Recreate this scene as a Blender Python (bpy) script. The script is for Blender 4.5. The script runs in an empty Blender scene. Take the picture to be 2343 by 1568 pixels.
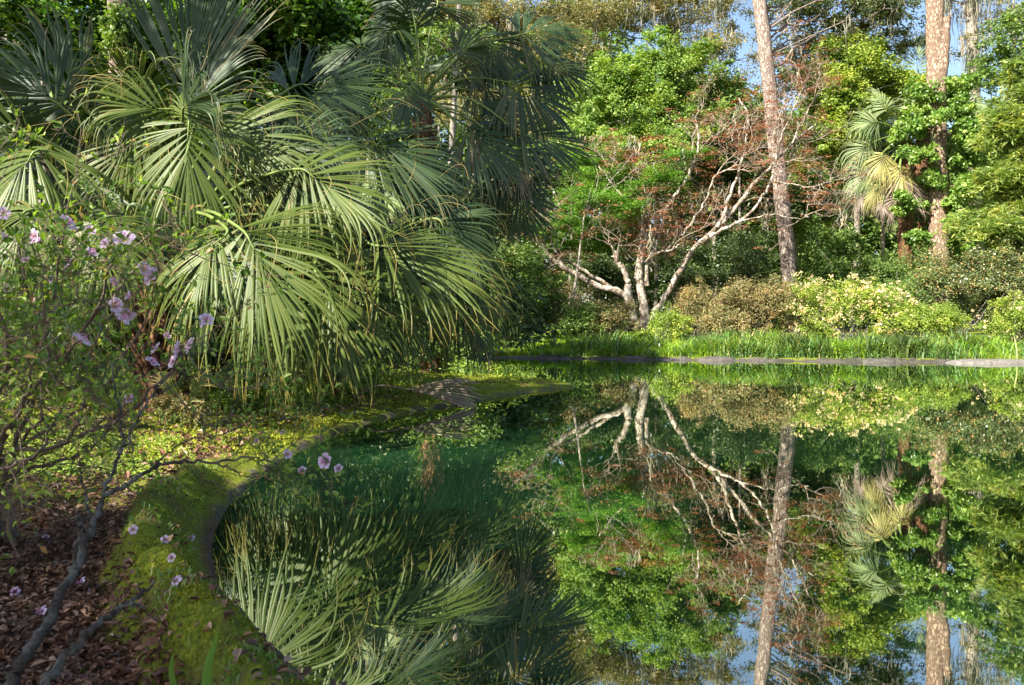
import bpy, math, random
import numpy as np
from mathutils import Vector

# ------------------------------------------------------------------ camera, sky, sun
SC = bpy.context.scene
COL = SC.collection
W, H, F, HZ, CAMH = 2343.0, 1568.0, 1822.0, 740.0, 1.1     # working picture size, focal length in its pixels, horizon row, camera height

cam_d = bpy.data.cameras.new('camera'); cam = bpy.data.objects.new('camera', cam_d); COL.objects.link(cam)
cam.location = (0, 0, CAMH); cam.rotation_euler = (math.radians(90), 0, 0)
cam_d.sensor_width = 36; cam_d.lens = 36 * F / W; cam_d.shift_y = -(H / 2 - HZ) / W
cam_d.clip_start = 0.05; cam_d.clip_end = 2000
SC.camera = cam
cam_d.dof.use_dof = True; cam_d.dof.focus_distance = 14.0; cam_d.dof.aperture_fstop = 9.0

SUN_TO = Vector((-0.66, -0.62, 0.0)).normalized(); SUN_EL = math.radians(41)
sun_vec = Vector((SUN_TO.x * math.cos(SUN_EL), SUN_TO.y * math.cos(SUN_EL), math.sin(SUN_EL)))
wd = bpy.data.worlds.new('World'); SC.world = wd; wd.use_nodes = True
nt = wd.node_tree; bg = nt.nodes['Background']
sky = nt.nodes.new('ShaderNodeTexSky'); sky.sky_type = 'NISHITA'; sky.sun_disc = False
sky.sun_elevation = SUN_EL; sky.sun_rotation = math.atan2(sun_vec.x, sun_vec.y)
sky.air_density = 1.0; sky.dust_density = 1.2; sky.ozone_density = 1.0
nt.links.new(sky.outputs['Color'], bg.inputs['Color']); bg.inputs['Strength'].default_value = 0.075
sl = bpy.data.lights.new('sun', 'SUN'); sl.energy = 5.0; sl.angle = math.radians(0.53); sl.color = (1.0, 0.93, 0.80)
so = bpy.data.objects.new('sun', sl); COL.objects.link(so)
so.rotation_euler = sun_vec.to_track_quat('Z', 'Y').to_euler(); so.location = sun_vec * 60
SC.view_settings.view_transform = 'Standard'; SC.view_settings.look = 'None'
SC.view_settings.exposure = 1.85; SC.view_settings.gamma = 1.0
SC.render.engine = 'CYCLES'
cy = SC.cycles
cy.max_bounces = 7; cy.diffuse_bounces = 3; cy.glossy_bounces = 3; cy.transmission_bounces = 4; cy.transparent_max_bounces = 4
cy.caustics_reflective = False; cy.caustics_refractive = False; cy.use_denoising = True
cy.sample_clamp_indirect = 6

def P(px, py, Y): return np.array([(px - W / 2) / F * Y, Y, CAMH + (HZ - py) / F * Y])
def G(px, py, z=0.0):
    Y = (CAMH - z) * F / (py - HZ)
    return np.array([(px - W / 2) / F * Y, Y, z])

# ------------------------------------------------------------------ helpers
def rs(seed): return np.random.RandomState(seed)
def unit(a):
    a = np.asarray(a, float); n = np.linalg.norm(a, axis=-1, keepdims=True); n[n < 1e-9] = 1
    return a / n

def _h(ix, iy, s):
    n = (ix * 374761393 + iy * 668265263 + s * 1442695041) & 0xffffffff
    n = ((n ^ (n >> 13)) * 1274126177) & 0xffffffff
    return ((n ^ (n >> 16)) & 0xffff) / 65535.0
def vnoise(x, y, s=0):
    x = np.asarray(x, float); y = np.asarray(y, float)
    ix = np.floor(x).astype(np.int64); iy = np.floor(y).astype(np.int64)
    fx = x - ix; fy = y - iy; fx = fx * fx * (3 - 2 * fx); fy = fy * fy * (3 - 2 * fy)
    a = _h(ix, iy, s); b = _h(ix + 1, iy, s); c = _h(ix, iy + 1, s); d = _h(ix + 1, iy + 1, s)
    return (a * (1 - fx) + b * fx) * (1 - fy) + (c * (1 - fx) + d * fx) * fy
def fbm(x, y, s=0, o=4):
    t = 0; a = .5
    for k in range(o): t = t + a * vnoise(x * 2 ** k, y * 2 ** k, s + k); a *= .5
    return t - .47

class MB:
    """collects polygons; every face has the same vertex count inside one block"""
    def __init__(s): s.v = []; s.n = 0; s.blocks = []; s.uv = []
    def add(s, verts, faces, mat=0, uv=None, smooth=False):
        verts = np.asarray(verts, np.float32).reshape(-1, 3); faces = np.asarray(faces, np.int64)
        s.v.append(verts); s.blocks.append((faces + s.n, mat, smooth))
        s.uv.append(np.zeros((len(verts), 2), np.float32) if uv is None else np.asarray(uv, np.float32).reshape(-1, 2))
        s.n += len(verts)
    def build(s, name, mats, parent=None, origin=None):
        V = np.concatenate(s.v); UV = np.concatenate(s.uv)
        if origin is not None: V = V - np.asarray(origin, np.float32)
        loops = np.concatenate([b[0].ravel() for b in s.blocks])
        cnt = np.concatenate([np.full(len(b[0]), b[0].shape[1]) for b in s.blocks])
        mi = np.concatenate([np.full(len(b[0]), b[1]) for b in s.blocks])
        sm = np.concatenate([np.full(len(b[0]), b[2]) for b in s.blocks])
        me = bpy.data.meshes.new(name)
        me.vertices.add(len(V)); me.vertices.foreach_set('co', V.astype(np.float32).ravel())
        me.loops.add(len(loops)); me.loops.foreach_set('vertex_index', loops.astype(np.int32))
        me.polygons.add(len(cnt)); st = np.concatenate([[0], np.cumsum(cnt)[:-1]])
        me.polygons.foreach_set('loop_start', st.astype(np.int32))
        me.polygons.foreach_set('material_index', mi.astype(np.int32))
        me.polygons.foreach_set('use_smooth', sm.astype(bool))
        uvl = me.uv_layers.new(name='UVMap'); uvl.data.foreach_set('uv', UV[loops].ravel())
        for m in (mats if isinstance(mats, (list, tuple)) else [mats]): me.materials.append(m)
        me.update(calc_edges=True)
        o = bpy.data.objects.new(name, me); COL.objects.link(o)
        if parent is not None: o.parent = parent
        elif origin is not None: o.location = origin
        return o

def thing(name, label, cat, loc, group=None):
    o = bpy.data.objects.new(name, None); o.location = loc; COL.objects.link(o); o.empty_display_size = .1
    o['label'] = label; o['category'] = cat
    if group: o['group'] = group
    return o
def tag(o, label=None, cat=None, kind=None, group=None):
    if label: o['label'] = label
    if cat: o['category'] = cat
    if kind: o['kind'] = kind
    if group: o['group'] = group
    return o
def copy_tree(o, parent=None):
    c = o.copy(); COL.objects.link(c)
    if parent is not None: c.parent = parent
    for ch in list(o.children): copy_tree(ch, c)
    return c

def smooth_path(pts, n):
    pts = np.asarray(pts, float)
    if len(pts) == 2: t = np.linspace(0, 1, n)[:, None]; return pts[0] * (1 - t) + pts[1] * t
    P0 = np.vstack([2 * pts[0] - pts[1], pts, 2 * pts[-1] - pts[-2]]); k = len(pts) - 1; out = []
    for t in np.linspace(0, k - 1e-6, n):
        i = int(t); f = t - i; a, b, c, d = P0[i], P0[i + 1], P0[i + 2], P0[i + 3]
        out.append(.5 * ((2 * b) + (c - a) * f + (2 * a - 5 * b + 4 * c - d) * f * f + (3 * b - a - 3 * c + d) * f ** 3))
    return np.array(out)

def tube(mb, path, radii, ns=7, mat=0, rough=0.0, rng=None, caps=True):
    path = np.asarray(path, float); n = len(path); radii = np.broadcast_to(np.asarray(radii, float), (n,)) if np.ndim(radii) == 0 else np.asarray(radii, float)
    T = unit(np.gradient(path, axis=0)); ref = np.array([0, 0, 1.]) if abs(T[0, 2]) < .9 else np.array([1., 0, 0])
    u = unit(np.cross(T[0], ref)); U = []
    for i in range(n):
        u = u - T[i] * np.dot(u, T[i]); u = u / (np.linalg.norm(u) + 1e-9); U.append(u)
    U = np.array(U); Vv = np.cross(T, U); ang = np.arange(ns) * 2 * math.pi / ns
    R = radii[:, None] * np.ones(ns)
    if rough and rng is not None: R = R * (1 + rough * (rng.rand(n, ns) - .5))
    ring = path[:, None, :] + R[:, :, None] * (np.cos(ang)[None, :, None] * U[:, None, :] + np.sin(ang)[None, :, None] * Vv[:, None, :])
    i = np.arange(n - 1)[:, None] * ns; j = np.arange(ns)[None, :]; j2 = (j + 1) % ns
    f = np.stack([i + j, i + j2, i + ns + j2, i + ns + j], -1).reshape(-1, 4)
    uv = np.stack(np.broadcast_arrays(ang[None, :] / 6.283, np.linspace(0, 1, n)[:, None]), -1)
    mb.add(ring.reshape(-1, 3), f, mat, uv, True)
    if caps and radii[-1] > .004: mb.add(ring[-1], [list(range(ns))], mat)

def taper(r0, r1, n, p=1.0): return r0 + (r1 - r0) * np.linspace(0, 1, n) ** p

# leaf templates: verts in (across, along, up), quads/tris
T_FAR = (np.array([(0, 0, 0), (-.5, .45, .16), (0, 1, 0), (.5, .45, .16)]), np.array([(0, 1, 2), (0, 2, 3)]))
T_OVAL = (np.array([(0, 0, 0), (-.38, .28, .1), (-.44, .6, .12), (0, 1, -.08), (.44, .6, .12), (.38, .28, .1), (0, .5, 0)]),
          np.array([(0, 6, 2, 1), (6, 3, 2, 2), (0, 5, 4, 6), (6, 4, 3, 3)]))
T_OVAL = (T_OVAL[0], np.array([(0, 6, 1), (1, 6, 2), (2, 6, 3), (0, 5, 6), (5, 4, 6), (4, 3, 6)]))
_a = []
for k in range(5):
    t = math.radians(-90 + k * 45); _a.append((math.sin(t) * .55, .18 + math.cos(t) * .8, -.06)); 
    if k < 4:
        t2 = math.radians(-90 + k * 45 + 22); _a.append((math.sin(t2) * .24, .18 + math.cos(t2) * .32, .05))
T_PALM = (np.array([(0, 0, 0)] + _a), np.array([(0, i, i + 1) for i in range(1, len(_a))]))      # lobed maple leaf
T_NEEDLE = (np.array([(-.5, 0, 0), (.5, 0, 0), (0, 1, 0)]), np.array([(0, 1, 2)]))
_n = []
for k in range(7):
    a = math.radians(-75 + 25 * k); d = np.array([math.sin(a), math.cos(a)]); q = np.array([d[1], -d[0]]) * .022
    _n += [(q[0], q[1], .0), (-q[0], -q[1], .0), (d[0], d[1], .25 * math.sin(k * 2.3))]
T_TUFT = (np.array(_n), np.arange(21).reshape(7, 3))

def leaves(mb, pos, axis, nrm, size, width, tmpl=T_FAR, mat=0):
    """stamp a leaf template at pos with its length along axis and its face along nrm"""
    pos = np.asarray(pos, float); n = len(pos)
    if n == 0: return
    a = unit(axis); x = unit(np.cross(a, nrm)); z = np.cross(x, a)
    size = np.broadcast_to(size, (n,)); width = np.broadcast_to(width, (n,))
    tv, tf = tmpl
    V = pos[:, None, :] + (tv[None, :, 0, None] * (size * width)[:, None, None]) * x[:, None, :] \
        + (tv[None, :, 1, None] * size[:, None, None]) * a[:, None, :] + (tv[None, :, 2, None] * size[:, None, None]) * z[:, None, :]
    Fc = (tf[None] + (np.arange(n) * len(tv))[:, None, None]).reshape(-1, tf.shape[1])
    mb.add(V.reshape(-1, 3), Fc, mat, np.tile(tv[:, :2], (n, 1)))

def rdir(rng, n, up=0.0):
    v = rng.normal(size=(n, 3)); v = unit(v); v[:, 2] += up; return unit(v)

# ------------------------------------------------------------------ materials
def new_mat(name):
    m = bpy.data.materials.new(name); m.use_nodes = True; t = m.node_tree; t.nodes.clear()
    return m, t, t.nodes.new('ShaderNodeOutputMaterial')
def node(t, kind, **kw):
    n = t.nodes.new(kind)
    for k, v in kw.items():
        if k in n.inputs: n.inputs[k].default_value = v
        else: setattr(n, k, v)
    return n
def ramp(t, src, stops):
    r = t.nodes.new('ShaderNodeValToRGB'); el = r.color_ramp.elements
    while len(el) > 1: el.remove(el[-1])
    el[0].position = stops[0][0]; el[0].color = (*stops[0][1], 1)
    for p, c in stops[1:]:
        e = el.new(p); e.color = (*c, 1)
    t.links.new(src, r.inputs[0]); return r
def mix(t, a, b, fac, bt='MIX'):
    m = t.nodes.new('ShaderNodeMix'); m.data_type = 'RGBA'; m.blend_type = bt
    for s, k in ((fac, 0), (a, 6), (b, 7)):
        if hasattr(s, 'links'): t.links.new(s, m.inputs[k])
        elif isinstance(s, tuple): m.inputs[k].default_value = (*s, 1)
        else: m.inputs[k].default_value = s
    return m.outputs[2]

def leaf_mat(name, stops, trans=.35, rough=.45, spec=.35, tr_tint=(1.25, 1.35, .35)):
    m, t, out = new_mat(name); g = t.nodes.new('ShaderNodeNewGeometry')
    r = ramp(t, g.outputs['Random Per Island'], stops)
    tc = t.nodes.new('ShaderNodeTexCoord'); no = node(t, 'ShaderNodeTexNoise', Scale=1.1, Detail=2.0)
    t.links.new(tc.outputs['Object'], no.inputs['Vector'])
    v = ramp(t, no.outputs['Fac'], [(.3, (.60, .68, .62)), (.5, (1, 1, 1)), (.7, (1.45, 1.22, 1.1))])
    c = mix(t, r.outputs[0], v.outputs[0], 1.0, 'MULTIPLY')
    b = node(t, 'ShaderNodeBsdfPrincipled', Roughness=rough); b.inputs['Specular IOR Level'].default_value = spec
    t.links.new(c, b.inputs['Base Color'])
    tl = t.nodes.new('ShaderNodeBsdfTranslucent'); c2 = mix(t, c, tr_tint, 1.0, 'MULTIPLY'); t.links.new(c2, tl.inputs['Color'])
    ms = t.nodes.new('ShaderNodeMixShader'); ms.inputs[0].default_value = trans
    t.links.new(b.outputs[0], ms.inputs[1]); t.links.new(tl.outputs[0], ms.inputs[2]); t.links.new(ms.outputs[0], out.inputs[0])
    return m

def bark_mat(name, dark, light, scale=6, stretch=.25, bump=.6, spots=None):
    m, t, out = new_mat(name); tc = t.nodes.new('ShaderNodeTexCoord'); mp = t.nodes.new('ShaderNodeMapping')
    mp.inputs['Scale'].default_value = (1, 1, stretch); t.links.new(tc.outputs['Object'], mp.inputs[0])
    vo = node(t, 'ShaderNodeTexVoronoi', Scale=scale); vo.feature = 'DISTANCE_TO_EDGE'
    no = node(t, 'ShaderNodeTexNoise', Scale=scale * 1.7, Detail=8.0, Roughness=.7)
    t.links.new(mp.outputs[0], no.inputs['Vector'])
    wp = mix(t, mp.outputs[0], no.outputs['Color'], .35, 'ADD'); t.links.new(wp, vo.inputs['Vector'])
    e = ramp(t, vo.outputs['Distance'], [(0, (0, 0, 0)), (.22, (1, 1, 1))])
    f = mix(t, e.outputs[0], no.outputs['Fac'], .6, 'MULTIPLY')
    c = ramp(t, f, [(.05, dark), (.75, light)]).outputs[0]
    if spots:
        n2 = node(t, 'ShaderNodeTexNoise', Scale=scale * .55, Detail=5.0, Roughness=.65); t.links.new(tc.outputs['Object'], n2.inputs['Vector'])
        k = ramp(t, n2.outputs['Fac'], [(.47, (0, 0, 0)), (.56, (1, 1, 1))]); c = mix(t, c, spots, k.outputs[0])
    b = node(t, 'ShaderNodeBsdfPrincipled', Roughness=.9); b.inputs['Specular IOR Level'].default_value = .2
    t.links.new(c, b.inputs['Base Color'])
    bp = node(t, 'ShaderNodeBump', Strength=bump, Distance=.04); t.links.new(f, bp.inputs['Height']); t.links.new(bp.outputs[0], b.inputs['Normal'])
    t.links.new(b.outputs[0], out.inputs[0]); return m

def plain_mat(name, col, rough=.8, var=.3, scale=8, trans=0):
    m, t, out = new_mat(name); tc = t.nodes.new('ShaderNodeTexCoord'); no = node(t, 'ShaderNodeTexNoise', Scale=float(scale), Detail=5.0)
    t.links.new(tc.outputs['Object'], no.inputs['Vector'])
    v = ramp(t, no.outputs['Fac'], [(.25, tuple(x * (1 - var) for x in col)), (.75, tuple(min(1, x * (1 + var)) for x in col))])
    b = node(t, 'ShaderNodeBsdfPrincipled', Roughness=rough); b.inputs['Specular IOR Level'].default_value = .25
    t.links.new(v.outputs[0], b.inputs['Base Color'])
    if trans:
        tl = t.nodes.new('ShaderNodeBsdfTranslucent'); t.links.new(v.outputs[0], tl.inputs['Color']); ms = t.nodes.new('ShaderNodeMixShader')
        ms.inputs[0].default_value = trans; t.links.new(b.outputs[0], ms.inputs[1]); t.links.new(tl.outputs[0], ms.inputs[2]); t.links.new(ms.outputs[0], out.inputs[0])
    else: t.links.new(b.outputs[0], out.inputs[0])
    return m

def frond_mat(name, base, base2, tip, rough=.42, spec=.3):
    m, t, out = new_mat(name); uv = t.nodes.new('ShaderNodeUVMap'); sp = t.nodes.new('ShaderNodeSeparateXYZ'); t.links.new(uv.outputs[0], sp.inputs[0])
    g = t.nodes.new('ShaderNodeNewGeometry'); r = ramp(t, g.outputs['Random Per Island'], [(0, base), (.962, base2), (.975, tuple(x * .5 for x in tip)), (1, tuple(x * .7 for x in tip))])
    k = ramp(t, sp.outputs['Y'], [(.0, (.0, .0, .0)), (.82, (.02, .02, .02)), (.97, (.8, .8, .8)), (1, (1, 1, 1))])
    c = mix(t, r.outputs[0], tip, k.outputs[0])
    rib = ramp(t, sp.outputs['X'], [(.42, (0, 0, 0)), (.5, (.22, .22, .22)), (.58, (0, 0, 0))]); c = mix(t, c, tuple(min(1, x * 2.2) for x in base2), rib.outputs[0])
    b = node(t, 'ShaderNodeBsdfPrincipled', Roughness=rough); b.inputs['Specular IOR Level'].default_value = spec; t.links.new(c, b.inputs['Base Color'])
    tl = t.nodes.new('ShaderNodeBsdfTranslucent'); c2 = mix(t, c, (1.2, 1.5, .35), 1.0, 'MULTIPLY'); t.links.new(c2, tl.inputs['Color'])
    ms = t.nodes.new('ShaderNodeMixShader'); ms.inputs[0].default_value = .22
    t.links.new(b.outputs[0], ms.inputs[1]); t.links.new(tl.outputs[0], ms.inputs[2]); t.links.new(ms.outputs[0], out.inputs[0]); return m

M = {}
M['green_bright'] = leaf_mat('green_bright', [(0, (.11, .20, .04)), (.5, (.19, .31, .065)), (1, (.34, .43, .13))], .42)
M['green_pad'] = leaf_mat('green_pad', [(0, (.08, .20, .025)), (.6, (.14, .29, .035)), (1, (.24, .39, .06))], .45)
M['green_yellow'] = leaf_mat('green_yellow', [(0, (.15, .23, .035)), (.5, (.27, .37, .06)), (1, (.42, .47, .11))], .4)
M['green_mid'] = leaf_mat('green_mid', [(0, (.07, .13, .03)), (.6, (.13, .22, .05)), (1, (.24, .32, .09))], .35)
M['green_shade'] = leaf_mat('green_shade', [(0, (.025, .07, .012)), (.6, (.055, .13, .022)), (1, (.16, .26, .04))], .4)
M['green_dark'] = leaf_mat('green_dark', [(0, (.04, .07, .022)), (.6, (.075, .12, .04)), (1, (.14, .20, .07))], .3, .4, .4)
M['green_vine'] = leaf_mat('green_vine', [(0, (.10, .19, .03)), (.6, (.17, .30, .05)), (1, (.32, .43, .13))], .4, .35, .5)
M['camellia'] = leaf_mat('camellia', [(0, (.06, .09, .03)), (.55, (.12, .16, .055)), (.85, (.20, .24, .09)), (1, (.40, .22, .08))], .18, .32, .6)
M['oak_leaf'] = leaf_mat('oak_leaf', [(0, (.11, .12, .05)), (.5, (.20, .19, .085)), (1, (.34, .29, .14))], .35)
M['pine_dark'] = leaf_mat('pine_dark', [(0, (.05, .08, .03)), (.7, (.11, .15, .05)), (1, (.22, .22, .09))], .2)
M['pine_light'] = leaf_mat('pine_light', [(0, (.14, .23, .05)), (.7, (.26, .34, .08)), (1, (.38, .40, .12))], .35)
M['red_leaf'] = leaf_mat('red_leaf', [(0, (.24, .10, .06)), (.5, (.36, .17, .10)), (.8, (.42, .25, .13)), (1, (.30, .28, .10))], .35, tr_tint=(1.3, .8, .5))
M['tan_leaf'] = leaf_mat('tan_leaf', [(0, (.14, .16, .06)), (.35, (.22, .23, .085)), (.7, (.32, .27, .12)), (1, (.36, .23, .13))], .3, tr_tint=(1.2, 1.0, .6))
M['petal_white'] = leaf_mat('petal_white', [(0, (.50, .40, .16)), (.6, (.68, .54, .30)), (1, (.86, .76, .58))], .35, tr_tint=(1, 1, 1))
M['azalea_leaf'] = leaf_mat('azalea_leaf', [(0, (.08, .15, .03)), (.6, (.17, .27, .05)), (.9, (.30, .40, .08)), (1, (.40, .20, .10))], .45)
M['moss_hang'] = leaf_mat('moss_hang', [(0, (.20, .20, .15)), (1, (.38, .36, .28))], .35, .9, .1, (1, 1, 1))
M['grass'] = leaf_mat('grass', [(0, (.07, .15, .04)), (.6, (.14, .27, .075)), (.90, (.27, .37, .13)), (1, (.42, .36, .20))], .4)
M['grass_lime'] = leaf_mat('grass_lime', [(0, (.14, .26, .02)), (.6, (.24, .38, .03)), (1, (.36, .48, .06))], .4)
M['moss'] = leaf_mat('moss', [(0, (.08, .11, .01)), (.6, (.18, .215, .018)), (1, (.31, .30, .04))], .2, .9, .1)
M['cover'] = leaf_mat('cover', [(0, (.10, .17, .025)), (.6, (.22, .33, .045)), (1, (.38, .46, .08))], .35)
M['litter'] = leaf_mat('litter', [(0, (.04, .022, .014)), (.45, (.11, .055, .032)), (.8, (.20, .11, .065)), (1, (.34, .23, .16))], .12, .55, .35, (1, 1, 1))
M['bark_pine'] = bark_mat('bark_pine', (.20, .15, .125), (.46, .37, .315), 9, .3, 1.0)
M['bark_snag'] = bark_mat('bark_snag', (.20, .13, .09), (.47, .34, .25), 7, .5, 1.0)
M['bark_grey'] = bark_mat('bark_grey', (.12, .10, .085), (.42, .37, .31), 8, .3, .5)
M['bark_dark'] = bark_mat('bark_dark', (.03, .025, .02), (.16, .13, .10), 8, .3, .5)
M['bark_maple'] = bark_mat('bark_maple', (.12, .085, .06), (.33, .265, .20), 5.5, .7, .6, (.50, .44, .36))
M['bark_twig'] = plain_mat('bark_twig', (.30, .24, .19), .9, .25, 5)
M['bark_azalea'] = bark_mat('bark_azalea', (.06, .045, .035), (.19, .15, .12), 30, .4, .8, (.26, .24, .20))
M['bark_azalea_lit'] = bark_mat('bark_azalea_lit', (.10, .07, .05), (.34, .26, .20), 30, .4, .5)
M['palm_trunk'] = bark_mat('palm_trunk', (.07, .035, .02), (.34, .17, .09), 9, .8, 1.0)
M['petiole'] = plain_mat('petiole', (.13, .18, .045), .45, .3, 6)
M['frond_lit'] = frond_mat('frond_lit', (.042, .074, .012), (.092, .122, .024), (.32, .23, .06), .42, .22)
M['frond_shaded'] = frond_mat('frond_shaded', (.017, .040, .014), (.044, .076, .026), (.24, .20, .07), .45, .32)  # shaded copy of frond_lit: the shade is painted into the leaf colour
M['thread'] = plain_mat('thread', (.34, .26, .10), .7, .3, 5)
M['frond_far'] = frond_mat('frond_far', (.15, .22, .09), (.26, .31, .14), (.45, .38, .18))
M['frond_yellow'] = frond_mat('frond_yellow', (.30, .28, .09), (.38, .33, .12), (.50, .40, .22))
M['frond_dead'] = frond_mat('frond_dead', (.17, .125, .095), (.40, .32, .27), (.34, .27, .21), .8)

def water_mat():
    m, t, out = new_mat('pond_water'); tc = t.nodes.new('ShaderNodeTexCoord')
    mp = t.nodes.new('ShaderNodeMapping'); mp.inputs['Scale'].default_value = (1, .55, 1); t.links.new(tc.outputs['Object'], mp.inputs[0])
    n1 = node(t, 'ShaderNodeTexNoise', Scale=2.2, Detail=3.0, Roughness=.5); t.links.new(mp.outputs[0], n1.inputs['Vector'])
    n2 = node(t, 'ShaderNodeTexNoise', Scale=11.0, Detail=2.0); t.links.new(mp.outputs[0], n2.inputs['Vector'])
    h = node(t, 'ShaderNodeMath', operation='MULTIPLY_ADD'); t.links.new(n2.outputs['Fac'], h.inputs[0]); h.inputs[1].default_value = .12; t.links.new(n1.outputs['Fac'], h.inputs[2])
    bp = node(t, 'ShaderNodeBump', Strength=1.0, Distance=.0006); t.links.new(h.outputs[0], bp.inputs['Height'])
    gl = node(t, 'ShaderNodeBsdfGlossy', Roughness=.012); gl.inputs['Color'].default_value = (.93, .97, .90, 1); t.links.new(bp.outputs[0], gl.inputs['Normal'])
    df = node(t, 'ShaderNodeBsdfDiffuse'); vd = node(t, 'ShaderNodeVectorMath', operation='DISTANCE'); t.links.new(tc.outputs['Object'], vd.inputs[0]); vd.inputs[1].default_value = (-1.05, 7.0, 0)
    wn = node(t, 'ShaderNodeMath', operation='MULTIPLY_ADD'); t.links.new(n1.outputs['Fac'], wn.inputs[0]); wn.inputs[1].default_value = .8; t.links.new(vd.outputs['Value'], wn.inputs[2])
    lit_patch = ramp(t, wn.outputs[0], [(0, (.020, .088, .032)), (.9, (.016, .07, .026)), (1, (.004, .021, .009))]); mr = node(t, 'ShaderNodeMath', operation='DIVIDE'); t.links.new(wn.outputs[0], mr.inputs[0]); mr.inputs[1].default_value = 1.55; t.links.new(mr.outputs[0], lit_patch.inputs[0]); lit_patch.color_ramp.elements[1].position = .45  # sunlit patch of milky water painted into the body colour
    t.links.new(lit_patch.outputs[0], df.inputs['Color'])
    fr = node(t, 'ShaderNodeFresnel', IOR=1.9); t.links.new(bp.outputs[0], fr.inputs['Normal'])
    k = node(t, 'ShaderNodeMath', operation='MULTIPLY_ADD'); t.links.new(fr.outputs[0], k.inputs[0]); k.inputs[1].default_value = .60; k.inputs[2].default_value = .46; k.use_clamp = True
    ms = t.nodes.new('ShaderNodeMixShader'); t.links.new(k.outputs[0], ms.inputs[0]); t.links.new(df.outputs[0], ms.inputs[1]); t.links.new(gl.outputs[0], ms.inputs[2])
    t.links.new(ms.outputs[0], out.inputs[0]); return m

# ------------------------------------------------------------------ pond outline and terrain
near_px = [(715, 1568), (630, 1490), (560, 1420), (500, 1340), (480, 1270), (490, 1210), (530, 1150), (590, 1095), (640, 1060), (700, 1020), (790, 985),
           (870, 960), (960, 938), (1060, 926), (1150, 905), (1250, 893), (1322, 886), (1300, 881), (1150, 872), (1030, 866), (985, 856), (965, 840), (1000, 826), (1045, 817),
           (1120, 819), (1280, 821), (1400, 822), (1600, 825), (1800, 827), (2000, 829), (2200, 830), (2343, 831)]
pond = [tuple(G(*q)[:2]) for q in near_px]
pond += [(19, 21.5), (23, 19), (25, 13), (22, 6), (14, 1.5), (6, .9), (2.0, 1.1), (.9, 1.35), (.1, 1.75), (-.35, 2.05)]
pond = np.array(pond)
# round the outline a little
pond = smooth_path(np.vstack([pond, pond[:1]]), 260)[:-1, :] if False else np.array([p for p in pond])
def subdiv(poly, it=2):
    for _ in range(it):
        nx = np.roll(poly, -1, 0); poly = np.stack([poly * .75 + nx * .25, poly * .25 + nx * .75], 1).reshape(-1, 2)
    return poly
pond = subdiv(pond, 2)
def signed(x, y):
    """+ on land, - over the pond"""
    x = np.asarray(x, float).ravel(); y = np.asarray(y, float).ravel(); d = np.full(len(x), 1e9); inside = np.zeros(len(x), bool)
    for a, b in zip(pond, np.roll(pond, -1, 0)):
        e = b - a; L = (e @ e) + 1e-12; t = np.clip(((x - a[0]) * e[0] + (y - a[1]) * e[1]) / L, 0, 1)
        d = np.minimum(d, np.hypot(x - a[0] - t * e[0], y - a[1] - t * e[1]))
        c = ((a[1] > y) != (b[1] > y)); xi = a[0] + (y - a[1]) / (b[1] - a[1] + 1e-12) * e[0]; inside ^= c & (x < xi)
    return np.where(inside, -d, d)
def sstep(a, b, x): t = np.clip((x - a) / (b - a), 0, 1); return t * t * (3 - 2 * t)
def height(x, y):
    x = np.asarray(x, float).ravel(); y = np.asarray(y, float).ravel(); s = signed(x, y)
    nearf = 1 - sstep(4.2, 6.5, y); farf = sstep(17, 21, y)
    w = s + .07 * fbm(x * 3, y * 3, 5) * (s > -.3)
    ridge = .04 * sstep(0, .03, w) + .24 * sstep(.02, .28, w) - .19 * sstep(.28, .44, w + .22 * fbm(x * 2.6, y * 2.6, 9)) + .20 * fbm(x * 3.4, y * 3.4, 2) * sstep(.06, .25, w) + .05 * fbm(x * 11, y * 11, 6) * sstep(.0, .12, w)
    flat = .04 * sstep(0, .03, w) + .10 * sstep(.02, .6, w) + .16 * sstep(.5, 3.5, w) + .04 * fbm(x * 2.5, y * 2.5, 3) * sstep(.1, .5, w)
    farb = .10 * sstep(-.1, .3, w) + .22 * sstep(.3, 4, w) + .35 * sstep(3, 12, w) + .12 * fbm(x * .4, y * .4, 4) * sstep(.5, 2, w)
    land = ridge * nearf + (1 - nearf) * (flat * (1 - farf) + farb * farf)
    land = land + .012 * fbm(x * 16, y * 16, 8) * sstep(.02, .1, w)
    bed = -np.clip(-s * .9, 0, 1.0)
    return np.where(s > 0, land, bed)
def gz(x, y): return float(height([x], [y])[0])

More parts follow.
